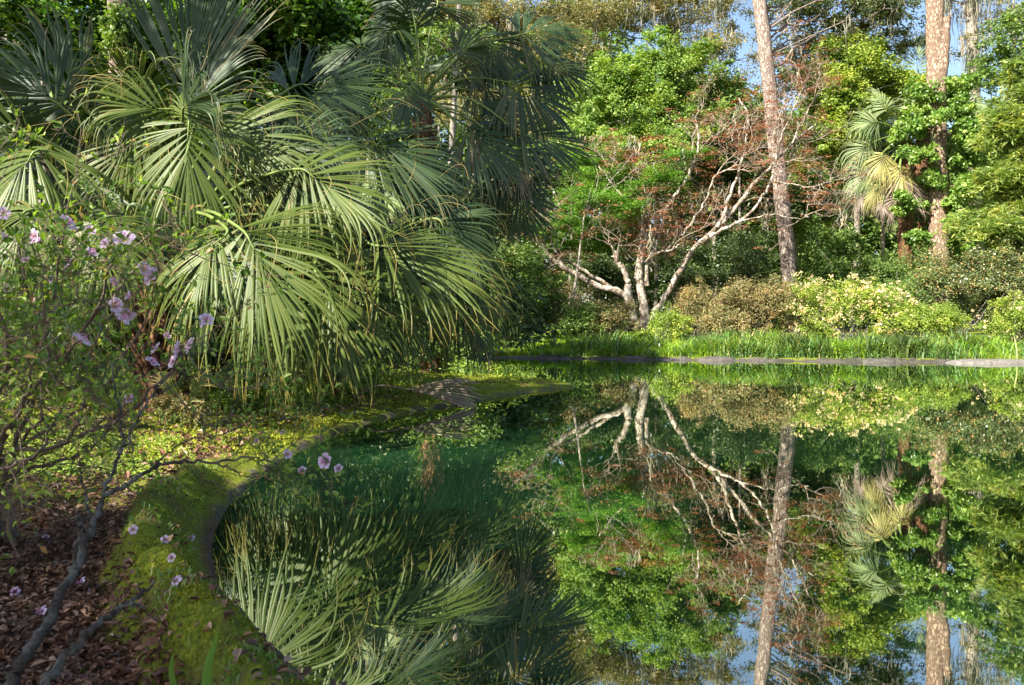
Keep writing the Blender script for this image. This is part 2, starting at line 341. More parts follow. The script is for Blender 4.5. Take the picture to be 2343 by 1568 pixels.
def build_ground():
    ys = [-300, -120, -50, -20, -10, -6, -4] + list(np.arange(-3, 1.2, .15))
    y = 1.2
    while y < 34: ys.append(y); y *= 1.0115
    while y < 1500: ys.append(y); y *= 1.13
    ys = np.array(ys); us = np.concatenate([[-40, -16, -7, -4, -2.5, -1.8, -1.3], np.linspace(-1.0, .25, 330), np.linspace(.26, .8, 60), [1, 1.4, 2, 3, 5, 8, 16, 40]])
    wy = np.maximum(np.abs(ys), 1.4); X = us[None] * wy[:, None]; Y = np.repeat(ys[:, None], len(us), 1)
    Z = height(X, Y).reshape(X.shape)
    n, m = X.shape; i = np.arange(n - 1)[:, None] * m; j = np.arange(m - 1)[None]
    f = np.stack([i + j, i + j + 1, i + m + j + 1, i + m + j], -1).reshape(-1, 4)
    s = signed(X, Y)
    nearf = 1 - sstep(4.0, 5.2, Y.ravel() + .5 * fbm(X.ravel() * 1.2, Y.ravel() * 1.2, 41))
    # mask: 0 mulch, 1 moss / grass
    moss_near = sstep(.0, .1, s) * (1 - sstep(.36, .48, s + .3 * fbm(X.ravel() * 2.6, Y.ravel() * 2.6, 9)))
    m1 = nearf * moss_near + (1 - nearf)
    edge = 1 - sstep(.02, .07, s + .16 * fbm(X.ravel() * 4, Y.ravel() * 4, 12))
    mb = MB(); mb.add(np.stack([X, Y, Z], -1).reshape(-1, 3), f, 0, np.stack([m1, edge], -1), True)
    mt, t, out = new_mat('ground_soil'); uv = t.nodes.new('ShaderNodeUVMap'); sp = t.nodes.new('ShaderNodeSeparateXYZ'); t.links.new(uv.outputs[0], sp.inputs[0])
    tc = t.nodes.new('ShaderNodeTexCoord')
    def nz(sc, de=6.0, ro=.6):
        a = node(t, 'ShaderNodeTexNoise', Scale=float(sc), Detail=de, Roughness=ro); t.links.new(tc.outputs['Object'], a.inputs['Vector']); return a.outputs['Fac']
    mulch = ramp(t, nz(35), [(.3, (.035, .018, .012)), (.5, (.10, .048, .03)), (.7, (.20, .11, .07))]).outputs[0]
    moss = ramp(t, nz(60), [(.3, (.06, .09, .01)), (.5, (.15, .19, .015)), (.7, (.28, .28, .03))]).outputs[0]
    brown = ramp(t, nz(40), [(.3, (.05, .035, .018)), (.7, (.19, .14, .06))]).outputs[0]
    k = ramp(t, nz(3.5, 5), [(.5, (0, 0, 0)), (.62, (.7, .7, .7))]).outputs[0]; moss = mix(t, moss, brown, k)
    grey = ramp(t, nz(45), [(.3, (.03, .026, .02)), (.7, (.13, .115, .095))]).outputs[0]
    c = mix(t, mulch, moss, sp.outputs['X']); en = ramp(t, nz(9, 4), [(.42, (.15, .15, .15)), (.55, (1, 1, 1))]).outputs[0]; ef = mix(t, sp.outputs['Y'], en, 1.0, 'MULTIPLY'); c = mix(t, c, grey, ef)
    b = node(t, 'ShaderNodeBsdfPrincipled', Roughness=.95); b.inputs['Specular IOR Level'].default_value = .15; t.links.new(c, b.inputs['Base Color'])
    bp = node(t, 'ShaderNodeBump', Strength=.9, Distance=.03); t.links.new(nz(45, 8.0, .7), bp.inputs['Height']); t.links.new(bp.outputs[0], b.inputs['Normal'])
    t.links.new(b.outputs[0], out.inputs[0])
    o = mb.build('ground', mt); tag(o, kind='structure')

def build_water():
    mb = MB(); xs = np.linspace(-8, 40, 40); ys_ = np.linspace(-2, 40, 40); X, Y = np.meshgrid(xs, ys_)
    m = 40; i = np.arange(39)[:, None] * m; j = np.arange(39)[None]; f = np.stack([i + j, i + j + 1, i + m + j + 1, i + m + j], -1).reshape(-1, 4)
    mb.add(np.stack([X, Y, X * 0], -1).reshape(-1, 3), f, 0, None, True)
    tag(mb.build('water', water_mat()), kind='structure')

def shore_kerb():
    i0 = [k for k, p in enumerate(pond) if p[1] > 20.2 and p[0] > -3 and p[0] < 24 and p[1] > 20.2]
    pts = pond[i0]; pts = pts[np.argsort(pts[:, 0])]; pts = smooth_path(np.c_[pts, pts[:, 0] * 0], 420)[:, :2]
    T = unit(np.gradient(pts, axis=0)); Nn = np.stack([-T[:, 1], T[:, 0]], 1)
    n = len(pts); kk = np.arange(n); blk = np.floor(kk * .16 + 2.2 * vnoise(kk * .07, kk * 0, 8)); hh = .015 + .10 * _h(blk.astype(np.int64), blk.astype(np.int64) * 0 + 5, 3) + .05 * fbm(kk * .3, np.zeros(n), 17); hh = hh * (.35 + 1.0 * vnoise(kk * .05, kk * 0, 19)) + .012
    prof = [(-.32, -.2, 0), (-.22, .0, 0), (-.05, .55, 0), (.08, .95, 0), (.22, 1.0, 0), (.4, .8, 0), (.5, -.2, 0)]
    V = []
    for a, b, _ in prof:
        w = a + .10 * fbm(np.arange(n) * .35, np.full(n, a * 9), 3) + .10 * (_h(blk.astype(np.int64), blk.astype(np.int64) * 0 + 2, 9) - .5)
        kr = rs(int(abs(a) * 100)); V.append(np.c_[pts + Nn * (w + .05 * (kr.rand(n) - .5))[:, None], np.where(b < 0, -.12, b * hh * (.7 + .6 * kr.rand(n)))])
    V = np.stack(V, 1); m = len(prof); i = np.arange(n - 1)[:, None] * m; j = np.arange(m - 1)[None]
    f = np.stack([i + j, i + m + j, i + m + j + 1, i + j + 1], -1).reshape(-1, 4)
    mb = MB(); mb.add(V.reshape(-1, 3), f, 0, None, False)
    m_, t, out = new_mat('old_concrete'); tc = t.nodes.new('ShaderNodeTexCoord')
    n1 = node(t, 'ShaderNodeTexNoise', Scale=1.1, Detail=5.0); n2 = node(t, 'ShaderNodeTexNoise', Scale=25.0, Detail=6.0)
    for q in (n1, n2): t.links.new(tc.outputs['Object'], q.inputs['Vector'])
    a = ramp(t, n2.outputs['Fac'], [(.3, (.02, .017, .014)), (.55, (.07, .06, .05)), (.75, (.17, .15, .13))]).outputs[0]; k = ramp(t, n1.outputs['Fac'], [(.45, (0, 0, 0)), (.6, (1, 1, 1))]).outputs[0]
    c = mix(t, a, (.035, .032, .02), k); b = node(t, 'ShaderNodeBsdfPrincipled', Roughness=.9); t.links.new(c, b.inputs['Base Color'])
    bp = node(t, 'ShaderNodeBump', Strength=.6, Distance=.03); t.links.new(n2.outputs['Fac'], bp.inputs['Height']); t.links.new(bp.outputs[0], b.inputs['Normal']); t.links.new(b.outputs[0], out.inputs[0])
    o = mb.build('pond_kerb', m_); tag(o, 'low grey weathered concrete lip along the far water edge', 'kerb')

build_ground(); build_water(); shore_kerb()
def shore_stones():
    for i, (px, w, d, h, lab) in enumerate([(2270, 1.25, .55, .10, 'long pale flat stone at the water edge on the far right'), (2010, .5, .35, .10, 'small rounded stone at the far water edge below the blossoming azalea'), (1640, .6, .4, .11, 'grey stone at the far water edge left of the pine reflection'), (1450, .45, .35, .10, 'dark grey stone at the far water edge below the maple')]):
        r = rs(90 + i); x = (px - W / 2) / F * 23.3; ys = np.linspace(20, 27, 300); Y = ys[np.argmin(np.abs(signed(np.full(300, x), ys) - .02))]; x = (px - W / 2) / F * Y; mb = MB(); nu, nv = 22, 9; V = []
        for a in range(nv):
            e = (a / (nv - 1)) * 1.5708
            for b in range(nu):
                t = b / nu * 6.283; rr = (1 + .22 * (vnoise(math.cos(t) * 2 + i * 7, math.sin(t) * 2, 5) - .5)); c = math.cos(e) ** .45 if a < nv - 1 else 0
                V.append((x + math.cos(t) * w * rr * c, Y + math.sin(t) * d * rr * c, -.03 + h * 1.3 * math.sin(e) * (.85 + .3 * float(vnoise(math.cos(t) * 3, math.sin(t) * 3 + a, 8)))))
        ii = np.arange(nv - 1)[:, None] * nu; jj = np.arange(nu)[None]; f = np.stack([ii + jj, ii + (jj + 1) % nu, ii + nu + (jj + 1) % nu, ii + nu + jj], -1).reshape(-1, 4); mb.add(V, f, 0, None, i % 2 == 0)
        tag(mb.build('stone', plain_mat('stone', (.14, .128, .115) if i == 0 else (.075, .068, .06), .9, .45, 9), None, (x, Y, 0)), lab, 'stone')
shore_stones()

# ------------------------------------------------------------------ trees and shrubs
def clump_points(rng, blobs, n_clumps):
    """clump centres spread through ellipsoids, mostly near their skin"""
    vol = np.array([b[1][0] * b[1][1] * b[1][2] for b in blobs]) ** .75; vol = vol / vol.sum(); C = []; O = []
    for b, w in zip(blobs, vol):
        k = max(3, int(n_clumps * w)); d = rdir(rng, k); r = rng.rand(k) ** .38
        d[:, 2] = np.where(d[:, 2] < -.55, -d[:, 2] * .5, d[:, 2])
        lump = 1 + .55 * (vnoise(d[:, 0] * 2.3 + b[0][0] * 7, d[:, 2] * 2.3 + d[:, 1] * 1.7 + b[0][2] * 5, 3) - .5) + (rng.rand(k) < .10) * .35 * rng.rand(k)
        C.append(np.array(b[0]) + d * (r * lump)[:, None] * np.array(b[1]) + rng.normal(size=(k, 3)) * .07 * np.array(b[1])); O.append(unit(d / np.array(b[1])))
    return np.concatenate(C), np.concatenate(O)

def foliage(mb, rng, C, O, per, cr, size, width, tmpl=T_FAR, flat=.6, up=.7, mat=0, droop=0.0):
    n = len(C); k = n * per; idx = np.repeat(np.arange(n), per)
    crs = cr * (.45 + 1.1 * rng.rand(n)); d = rng.normal(size=(k, 3)); d = unit(d) * (rng.rand(k, 1) ** .5)
    p = C[idx] + d * crs[idx][:, None] * np.array([1, 1, flat])
    size = size * (.8 + .45 * rng.rand(n))[idx]; nrm = unit(rdir(rng, k) * .9 + O[idx] * .5 + np.array([0, 0, up]))
    ax = rdir(rng, k); ax[:, 2] = ax[:, 2] * .5 - droop; ax = unit(ax - nrm * np.sum(ax * nrm, 1, keepdims=True) * .8)
    leaves(mb, p, ax, nrm, size * (.6 + .7 * rng.rand(k)), width, tmpl, mat)

def limb(mb, rng, a, b, r0, r1, sag=.15, n=9, ns=6, mat=0, wob=.05):
    a = np.array(a, float); b = np.array(b, float); L = np.linalg.norm(b - a); mid = (a + b) / 2 + rng.normal(size=3) * L * wob * 1.5; mid[2] += L * sag
    p = smooth_path([a, mid, b], n); p[1:-1] += rng.normal(size=(n - 2, 3)) * L * wob * .25
    tube(mb, p, taper(r0, r1, n), ns, mat); return p

def hang_moss(mb, rng, pts, n, L=1.2, mat=0):
    for _ in range(n):
        p = pts[rng.randint(len(pts))] + rng.normal(size=3) * .15; l = L * (.4 + .8 * rng.rand()); k = 9
        for s in range(8):
            q = p + rng.normal(size=3) * np.array([.11, .11, .25]) * min(1.6, L); t = np.linspace(0, 1, k); path = q + np.c_[np.sin(t * 7 + rng.rand() * 6) * .11 * t, np.cos(t * 6 + rng.rand() * 6) * .11 * t, -t * l * (.25 + .8 * rng.rand())]
            w = (.022 * (1 - t) ** .6 + .003) * (.7 + .6 * rng.rand(k)); a = rng.rand() * 6.28; e = np.array([math.cos(a), math.sin(a), 0]) * w[:, None]
            V = np.stack([path - e, path + e], 1).reshape(-1, 3); i = np.arange(k - 1) * 2
            mb.add(V, np.stack([i, i + 1, i + 3, i + 2], -1), mat)

def tree(name, label, cat, base, top, blobs, leafm, barkm, r0=.2, n_clumps=120, per=90, cr=.55, size=.16, width=.55, tmpl=T_FAR, seed=1,
         limbs=14, twigs=0, group=None, moss=0, trunk_path=None, flat=.6, up=.7, droop=0.0, r1=None, blossoms=None, mosslen=1.2, dens=1.5):
    rng = rs(seed); base = np.array(base, float); o = thing(name, label, cat, base, group)
    mb = MB(); path = np.array(trunk_path, float) if trunk_path is not None else np.array([base, (base * .6 + np.array(top) * .4) + np.r_[rng.normal(size=2) * .15, 0], np.array(top, float)])
    n = 26; p = smooth_path(path, n); rr = taper(r0, r1 if r1 else r0 * .35, n, 1.1); rr[0] *= 1.35; rr[1] *= 1.12
    tube(mb, p, rr, 16, 0, .2, rng)
    n_clumps = int(n_clumps * dens); C, O = clump_points(rng, blobs, n_clumps)
    ends = []
    for i in rng.permutation(len(C))[:limbs]:
        k = int(n * (.25 + .7 * rng.rand())); zz = C[i][2]
        k = min(n - 2, max(3, int(np.argmin(np.abs(p[:, 2] - (zz - .35 * np.linalg.norm(C[i][:2] - p[k][:2]))))))) 
        q = limb(mb, rng, p[k], C[i], min(rr[k] * .45, .035 + .05 * rng.rand() ** 3), .012, .08, 9, 6); ends.append(q)
        for _ in range(twigs):
            a = q[rng.randint(3, 9)]; j = np.argmin(np.linalg.norm(C - a, axis=1) + rng.rand(len(C)) * 1.0); limb(mb, rng, a, C[j] + rng.normal(size=3) * .2, .02, .005, .05, 6, 4)
    mb.build('trunk', barkm, o, base)
    mc = MB(); foliage(mc, rng, C, O, per, cr, size, width, tmpl, flat, up, 0, droop); mc.build('crown', leafm, o, base)
    if moss:
        mm = MB(); pts = np.concatenate(ends + [C]); hang_moss(mm, rng, pts, moss, mosslen); tag(mm.build('hanging_moss', M['moss_hang'], o, base), kind='stuff')
    if blossoms:
        mf = MB(); nb = blossoms; idx = rng.randint(len(C), size=nb); d = unit(O[idx] + rng.normal(size=(nb, 3)) * .5); q = C[idx] + d * cr
        foliage(mf, rng, q, d, 6, .05, .10, .9, T_FAR, 1, 0); tag(mf.build('blossoms', M['petal_white'], o, base), kind='stuff')
    return o

def shrub(name, label, cat, px, py_top, py_bot, wpx, Y, leafm, seed, n_clumps=70, per=80, cr=.35, size=.10, width=.5, tmpl=T_FAR, blossoms=None, group=None, depth=1.2, up=.5):
    """a mound given by its picture column, top and bottom rows, width and distance"""
    bx = (px - W / 2) / F * Y; g = gz(bx, Y); top = CAMH + (HZ - py_top) / F * Y; hw = wpx / 2 / F * Y; hh = max(.3, top - g)
    base = np.array([bx, Y, g - .03]); rng = rs(seed); o = thing(name, label, cat, base, group)
    blobs = [((bx, Y, g + hh * .42), (hw, depth, hh * .58))]
    for _ in range(4): blobs.append(((bx + (rng.rand() - .5) * hw * 1.5, Y - .2 * depth + (rng.rand() - .5) * depth, g + hh * (.45 + .3 * rng.rand())), (hw * .4, depth * .5, hh * .33)))
    n_clumps = int(n_clumps * 1.4); C, O = clump_points(rng, blobs, n_clumps); C[:, 2] = np.maximum(C[:, 2], g + .1)
    mb = MB()
    for i in rng.permutation(len(C))[:26]: limb(mb, rng, base + np.r_[rng.normal(size=2) * .12, 0], C[i], .03, .006, .0, 7, 5)
    mb.build('stem', M['bark_grey'], o, base)
    mc = MB(); foliage(mc, rng, C, O, per, cr, size, width, tmpl, .8, up); mc.build('foliage', leafm, o, base)
    if blossoms:
        mf = MB(); idx = rng.randint(len(C), size=blossoms); d = unit(O[idx] + np.array([-.2, -.6, .4]) + rng.normal(size=(blossoms, 3)) * .4); q = C[idx] + d * cr * 1.1
        foliage(mf, rng, q, d, 6, .05, .06, .9, T_FAR, 1, 0); tag(mf.build('blossoms', M['petal_white'], o, base), kind='stuff')
    return o

def blob(px, py, Y, rx, rz, ry=None): return (tuple(P(px, py, Y)), (rx / F * Y, ry if ry else rx / F * Y * .8, rz / F * Y))
def gbase(px, Y):
    x = (px - W / 2) / F * Y; return np.array([x, Y, gz(x, Y) - .05])

# --- far bank, left to right
tree('broadleaf_tree', 'bright green round-crowned tree behind the left half of the pale maple', 'tree', gbase(1440, 37), P(1490, 130, 37),
     [blob(1520, 180, 37, 110, 110), blob(1430, 240, 36.5, 110, 90), blob(1560, 290, 37, 90, 80), blob(1350, 230, 37, 80, 80), blob(1400, 370, 36, 110, 70), blob(1500, 330, 36, 110, 60), blob(1340, 320, 36, 70, 60)],
     M['green_bright'], M['bark_grey'], .2, 330, 170, .48, .12, .75, T_OVAL, 11, 18)
tree('broadleaf_tree', 'low green tree with layered pads of leaves left of the red maple foliage', 'tree', gbase(1290, 30), P(1340, 470, 30.5),
     [blob(1390, 450, 32, 110, 50, 1.3), blob(1280, 515, 32, 100, 55, 1.2), blob(1380, 525, 32.2, 85, 50, 1.1), blob(1510, 415, 32, 90, 35, 1), blob(1370, 380, 32.3, 80, 50, 1.2), blob(1300, 560, 32, 80, 30, .8), blob(1570, 365, 32, 70, 30, .8), blob(1230, 555, 31.6, 50, 30, .6), blob(1440, 480, 30.4, 60, 30, .6), blob(1290, 520, 30.3, 80, 35, .6), blob(1370, 455, 30.3, 80, 35, .6), blob(1520, 405, 30.2, 60, 22, .5), blob(1410, 560, 31.8, 60, 30, .6)],
     M['green_pad'], M['bark_grey'], .07, 230, 150, .42, .09, .7, T_PALM, 12, 12, flat=.35, up=1.0)

def red_maple():
    Y = 31.0; rng = rs(5); base = gbase(1470, Y); o = thing('maple_tree', 'pale many-limbed maple with sparse rust red leaves on the far bank', 'tree', base)
    K = F / Y
    limbs = [  # (points, width at start px, width at end px)
        ([(1476, 755), (1474, 700), (1466, 655), (1462, 610), (1474, 560), (1478, 520), (1470, 470)], 36, 8, 0),
        ([(1458, 752), (1444, 700), (1436, 665), (1438, 645), (1424, 615), (1410, 600), (1408, 575)], 30, 12, -.3),
        ([(1446, 700), (1424, 672), (1370, 655), (1310, 625), (1262, 590), (1225, 552), (1190, 520), (1160, 492), (1135, 455)], 26, 8, -.9),
        ([(1430, 672), (1380, 648), (1330, 615), (1290, 596)], 15, 8, -.2),
        ([(1262, 592), (1215, 578), (1175, 582), (1140, 575), (1085, 583)], 10, 4, -1.2),
        ([(1290, 605), (1255, 545), (1235, 500), (1200, 450)], 8, 3, -.6),
        ([(1478, 745), (1500, 712), (1528, 672), (1555, 620), (1585, 572), (1625, 535), (1665, 495), (1700, 455), (1735, 410), (1772, 375), (1812, 330), (1860, 290)], 24, 6, .6),
        ([(1600, 558), (1645, 530), (1690, 508), (1722, 478), (1750, 440), (1768, 395), (1776, 340), (1770, 290)], 15, 4, .2),
        ([(1640, 522), (1664, 470), (1676, 430), (1690, 395), (1706, 330), (1712, 270), (1690, 225)], 14, 4, .9),
        ([(1700, 505), (1760, 492), (1810, 500), (1850, 497)], 6, 2, 0),
        ([(1476, 600), (1500, 580), (1535, 572), (1556, 560)], 9, 4, -.6),
        ([(1480, 655), (1480, 600), (1500, 560), (1530, 470), (1560, 425), (1588, 372), (1600, 320), (1590, 270)], 17, 5, .8),
        ([(1560, 540), (1590, 500), (1615, 455), (1640, 400), (1690, 380), (1740, 385)], 10, 3, .3),
        ([(1470, 520), (1440, 470), (1400, 420), (1370, 380)], 8, 3, .3),
        ([(1740, 410), (1800, 420), (1850, 430), (1890, 440)], 6, 2, -.2),
        ([(1812, 330), (1850, 250), (1880, 210)], 6, 2, .2),
        ([(1776, 340), (1800, 280), (1830, 220), (1845, 190)], 6, 2, .3),
    ]
    mb = MB(); tips = []
    for pts, w0, w1, dy in limbs:
        m = len(pts); yy = Y + np.linspace(0, 1, m) * dy; q = smooth_path([P(a, b, c) for (a, b), c in zip(pts, yy)], m * 4)
        q[2:-1] += rng.normal(size=(len(q) - 3, 3)) * .025
        tube(mb, q, taper(w0 * .66 / 2 / K, w1 * .75 / 2 / K, len(q), .9), 9, 0, .25, rng)
        for _ in range(int(m * .8)):
            i = rng.randint(len(q) // 2, len(q)); tips.append((q[i], unit(q[i] - q[max(0, i - 3)])))
    # fine pale branching
    mt = MB(); C = []
    def grow(p, d, L, r, dep):
        n = 5; pts = [p]
        for k in range(n): d = unit(d + rng.normal(size=3) * .22 + np.array([0, 0, .05])); pts.append(pts[-1] + d * L / n)
        tube(mt, np.array(pts), taper(r, r * .45, n + 1), 4)
        if dep == 0: C.append(pts[-1]); C.append(pts[3]); return
        for _ in range(3): grow(pts[rng.randint(2, n + 1)], unit(d + rng.normal(size=3) * .65), L * .68, r * .6, dep - 1)
    for p, d in tips:
        if p[2] > P(0, 620, Y)[2]: grow(p, unit(d + rng.normal(size=3) * .6 + np.array([0, 0, .25])), .9 + .7 * rng.rand(), .022, 3)
    mb.build('trunk', M['bark_maple'], o, base); mt.build('twig', M['bark_twig'], o, base)
    C = np.array(C); keep = rng.rand(len(C)) < .14; C = C[keep]
    extra = []
    for (px, py, rx, rz, k) in [(1520, 515, 95, 45, 120), (1480, 560, 60, 30, 60), (1440, 350, 80, 40, 60), (1560, 360, 90, 50, 44), (1320, 585, 50, 15, 20), (1240, 610, 40, 15, 12), (1780, 250, 110, 80, 60), (1800, 400, 90, 60, 46), (1690, 480, 60, 40, 20), (1620, 300, 60, 60, 20), (1520, 470, 60, 40, 26)]:
        for _ in range(k): extra.append(P(px + (rng.rand() * 2 - 1) * rx, py + (rng.rand() * 2 - 1) * rz, Y + .9 + rng.normal() * .9))
    C = np.concatenate([C, np.array(extra)]); mc = MB()
    foliage(mc, rng, C, np.tile([0, -.3, 1.], (len(C), 1)), 22, .34, .085, .8, T_PALM, .2, 1.0); mc.build('crown', M['red_leaf'], o, base)
    mm = MB(); hang_moss(mm, rng, C[rng.permutation(len(C))[:300]], 50, .9); tag(mm.build('hanging_moss', M['moss_hang'], o, base), kind='stuff')
red_maple()

# pine with a bare trunk
tree('pine_tree', 'tall pine with a bare reddish trunk right of the maple', 'tree', gbase(1812, 35), P(1712, -60, 36),
     [blob(1900, 20, 40, 190, 60, 3), blob(1990, 60, 42, 120, 55, 3), blob(1860, 120, 41, 90, 45, 2), blob(1800, 190, 41, 70, 40, 2), blob(2040, 110, 42, 80, 40, 2)],
     M['pine_dark'], M['bark_pine'], .33, 190, 62, .5, .22, .34, T_FAR, 21, 20,
     trunk_path=[gbase(1812, 35), P(1803, 600, 35), P(1786, 430, 35.2), P(1765, 250, 35.4), P(1750, 110, 35.7), P(1738, 0, 36), P(1715, -150, 36)], r1=.29, twigs=2, moss=60)
# snag with vines
def vine_blobs():
    r = rs(2201); L = []
    for k in range(60):
        py = 165 + 400 * r.rand(); half = 30 + 75 * math.sin(min(1, (py - 150) / 260) * 1.57) * (1 if py < 480 else .75); px = 2163 + (r.rand() * 2 - 1) * half; L.append(blob(px, py, 38.6 if abs(px - 2147) < 42 and r.rand() < .6 else 37.4 + .4 * r.normal(), 16 + 22 * r.rand(), 16 + 24 * r.rand(), .5))
    return L
snag_b = gbase(2150, 38)
vt = tree('vine_covered_tree', 'broken topped trunk with peeling orange bark draped in bright green vines', 'tree', snag_b, P(2140, -40, 38),
     vine_blobs(),
     M['green_vine'], M['bark_snag'], .44, 440, 85, .27, .15, .75, T_OVAL, 22, 22,
     trunk_path=[snag_b, P(2148, 560, 38), P(2145, 400, 38), P(2142, 200, 38), P(2140, 100, 38), P(2138, -60, 38)], r1=.40, flat=.8, up=.2, droop=.6)
def snag_stub():
    mb = MB(); q = smooth_path([P(2150, 190, 37.9), P(2158, 110, 37.8), P(2163, 60, 37.8), P(2165, 42, 37.8)], 12); tube(mb, q, taper(.3, .2, 12), 11, 0, .4, rs(9))
    for k in range(9): a = k * .7; c = q[-1] + np.array([math.cos(a), math.sin(a), 0]) * .17; tube(mb, [c - np.array([0, 0, .2]), c + np.array([0, 0, .05 + .15 * (k * 37 % 10) / 10])], [.06, .012], 4)
    mb.build('broken_stub', M['bark_snag'], vt, snag_b)
snag_stub()
tree('oak_tree', 'slim grey mossy tree standing behind the vine covered trunk', 'tree', gbase(2232, 50), P(2222, -60, 50),
     [blob(2235, 10, 50, 110, 60, 3), blob(2330, 60, 50, 70, 60, 3), blob(2200, 110, 50, 60, 30, 2)], M['oak_leaf'], M['bark_grey'], .5, 70, 40, .6, .17, .5, T_FAR, 23, 12, r1=.3, twigs=2, moss=90, mosslen=2.4)
tree('broadleaf_tree', 'yellow-green tree glowing in sun between the pine and the sabal palm', 'tree', gbase(1950, 39.5), P(1950, 150, 39.5),
     [blob(1940, 140, 39.5, 75, 55, 1.5), blob(2010, 190, 39.5, 85, 50, 1.5), blob(1880, 200, 39.5, 60, 50, 1.5), blob(1930, 250, 39.3, 90, 60, 1.5), blob(1890, 330, 39.2, 60, 60, 1.5), blob(2080, 210, 39.8, 60, 40, 1.2)],
     M['green_yellow'], M['bark_grey'], .2, 210, 170, .55, .13, .6, T_OVAL, 24, 14)
tree('broadleaf_tree', 'airy green tree in the upper right corner against blue sky', 'tree', gbase(2330, 46), P(2320, 60, 46),
     [blob(2300, 130, 46, 90, 70, 2), blob(2350, 60, 46, 70, 60, 2), blob(2270, 190, 46, 70, 40, 2), blob(2400, 150, 46, 80, 90, 2)], M['green_mid'], M['bark_grey'], .25, 110, 70, .6, .18, .6, T_OVAL, 25, 14)
tree('pine_tree', 'feathery pale green young pine at the right edge', 'tree', gbase(2350, 33), P(2345, 200, 33),
     [blob(2345, 300, 33, 95, 90, 1.6), blob(2310, 420, 33, 80, 50, 1.4), blob(2380, 430, 33, 90, 100, 1.6), blob(2260, 520, 32.6, 70, 40, 1.2), blob(2350, 540, 32.6, 80, 50, 1.2), blob(2350, 210, 33, 60, 60, 1.2)],
     M['pine_light'], M['bark_grey'], .16, 230, 110, .42, .30, .10, T_FAR, 26, 22, twigs=1)
tree('live_oak', 'live oak with olive leaves and grey hanging moss above the round green tree', 'tree', gbase(1560, 52), P(1540, 60, 52),
     [blob(1450, 30, 50, 130, 60, 3), blob(1580, 30, 52, 150, 70, 3), blob(1340, 60, 50, 80, 60, 3), blob(1640, 130, 50, 80, 60, 3), blob(1450, -60, 50, 120, 40, 3)],
     M['oak_leaf'], M['bark_dark'], .6, 220, 85, .7, .17, .5, T_FAR, 27, 24, r1=.35, twigs=2, moss=150, mosslen=2.2)
tree('live_oak', 'mossy live oak whose olive crown fills the gap above the second palm', 'tree', gbase(1080, 44), P(1090, 60, 44),
     [blob(1130, 60, 44, 130, 80, 3), blob(1010, 40, 44, 130, 90, 3), blob(1230, 130, 44, 110, 90, 3), blob(1100, 250, 43, 150, 90, 3), blob(1240, 320, 43, 90, 80, 3), blob(1280, 40, 44, 80, 60, 3)],
     M['oak_leaf'], M['bark_dark'], .35, 260, 80, .7, .18, .5, T_FAR, 28, 24, r1=.25, twigs=2, moss=120, mosslen=1.8)
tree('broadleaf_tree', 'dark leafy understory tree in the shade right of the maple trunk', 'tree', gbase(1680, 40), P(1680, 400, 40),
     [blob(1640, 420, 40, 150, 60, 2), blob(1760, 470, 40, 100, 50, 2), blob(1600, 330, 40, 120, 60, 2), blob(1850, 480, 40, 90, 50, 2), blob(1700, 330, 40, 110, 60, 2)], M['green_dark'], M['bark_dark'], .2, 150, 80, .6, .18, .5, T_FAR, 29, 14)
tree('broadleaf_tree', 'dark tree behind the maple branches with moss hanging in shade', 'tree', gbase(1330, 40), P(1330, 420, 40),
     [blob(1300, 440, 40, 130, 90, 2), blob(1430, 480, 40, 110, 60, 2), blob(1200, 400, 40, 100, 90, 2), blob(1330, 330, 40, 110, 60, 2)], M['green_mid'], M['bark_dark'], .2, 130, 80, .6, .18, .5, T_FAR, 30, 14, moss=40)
tree('broadleaf_tree', 'green leafy saplings standing between pine trunk and the maple crown', 'tree', gbase(1700, 38), P(1690, 240, 38),
     [blob(1690, 260, 38, 70, 70, 1.4), blob(1650, 200, 38, 50, 50, 1.2), blob(1720, 350, 38, 60, 60, 1.2)], M['green_mid'], M['bark_grey'], .1, 60, 60, .45, .18, .6, T_OVAL, 31, 8)

for i, (px, Y, top, w, mat, lab) in enumerate([(1830, 44, 300, 120, 'green_mid', 'green tree filling the gap right of the pine trunk'), (1640, 46, 170, 110, 'oak_leaf', 'olive leaved tree seen between the round green tree and the pine'), (2020, 47, 210, 130, 'green_mid', 'green tree above and behind the sabal palm'),
        (1300, 47, 90, 150, 'green_bright', 'bright tree at the top right of the tall palm'), (2270, 44, 260, 120, 'green_yellow', 'sunny tree between the mossy grey tree and the young pine'), (1500, 48, 330, 200, 'green_dark', 'dark tree behind the maple crown'), (1180, 30, 560, 90, 'green_mid', 'grey green small tree left of the maple limbs')]):
    tree('broadleaf_tree', lab, 'tree', gbase(px, Y), P(px, top, Y), [blob(px, top + 50, Y, w * .7, 70, 2), blob(px - w * .4, top + 130, Y, w * .7, 80, 2), blob(px + w * .4, top + 150, Y, w * .7, 80, 2), blob(px, top + 250, Y, w, 90, 2)], M[mat], M['bark_grey'], .15, 150, 130, .55, .13, .55, T_OVAL, 330 + i, 12, moss=30)

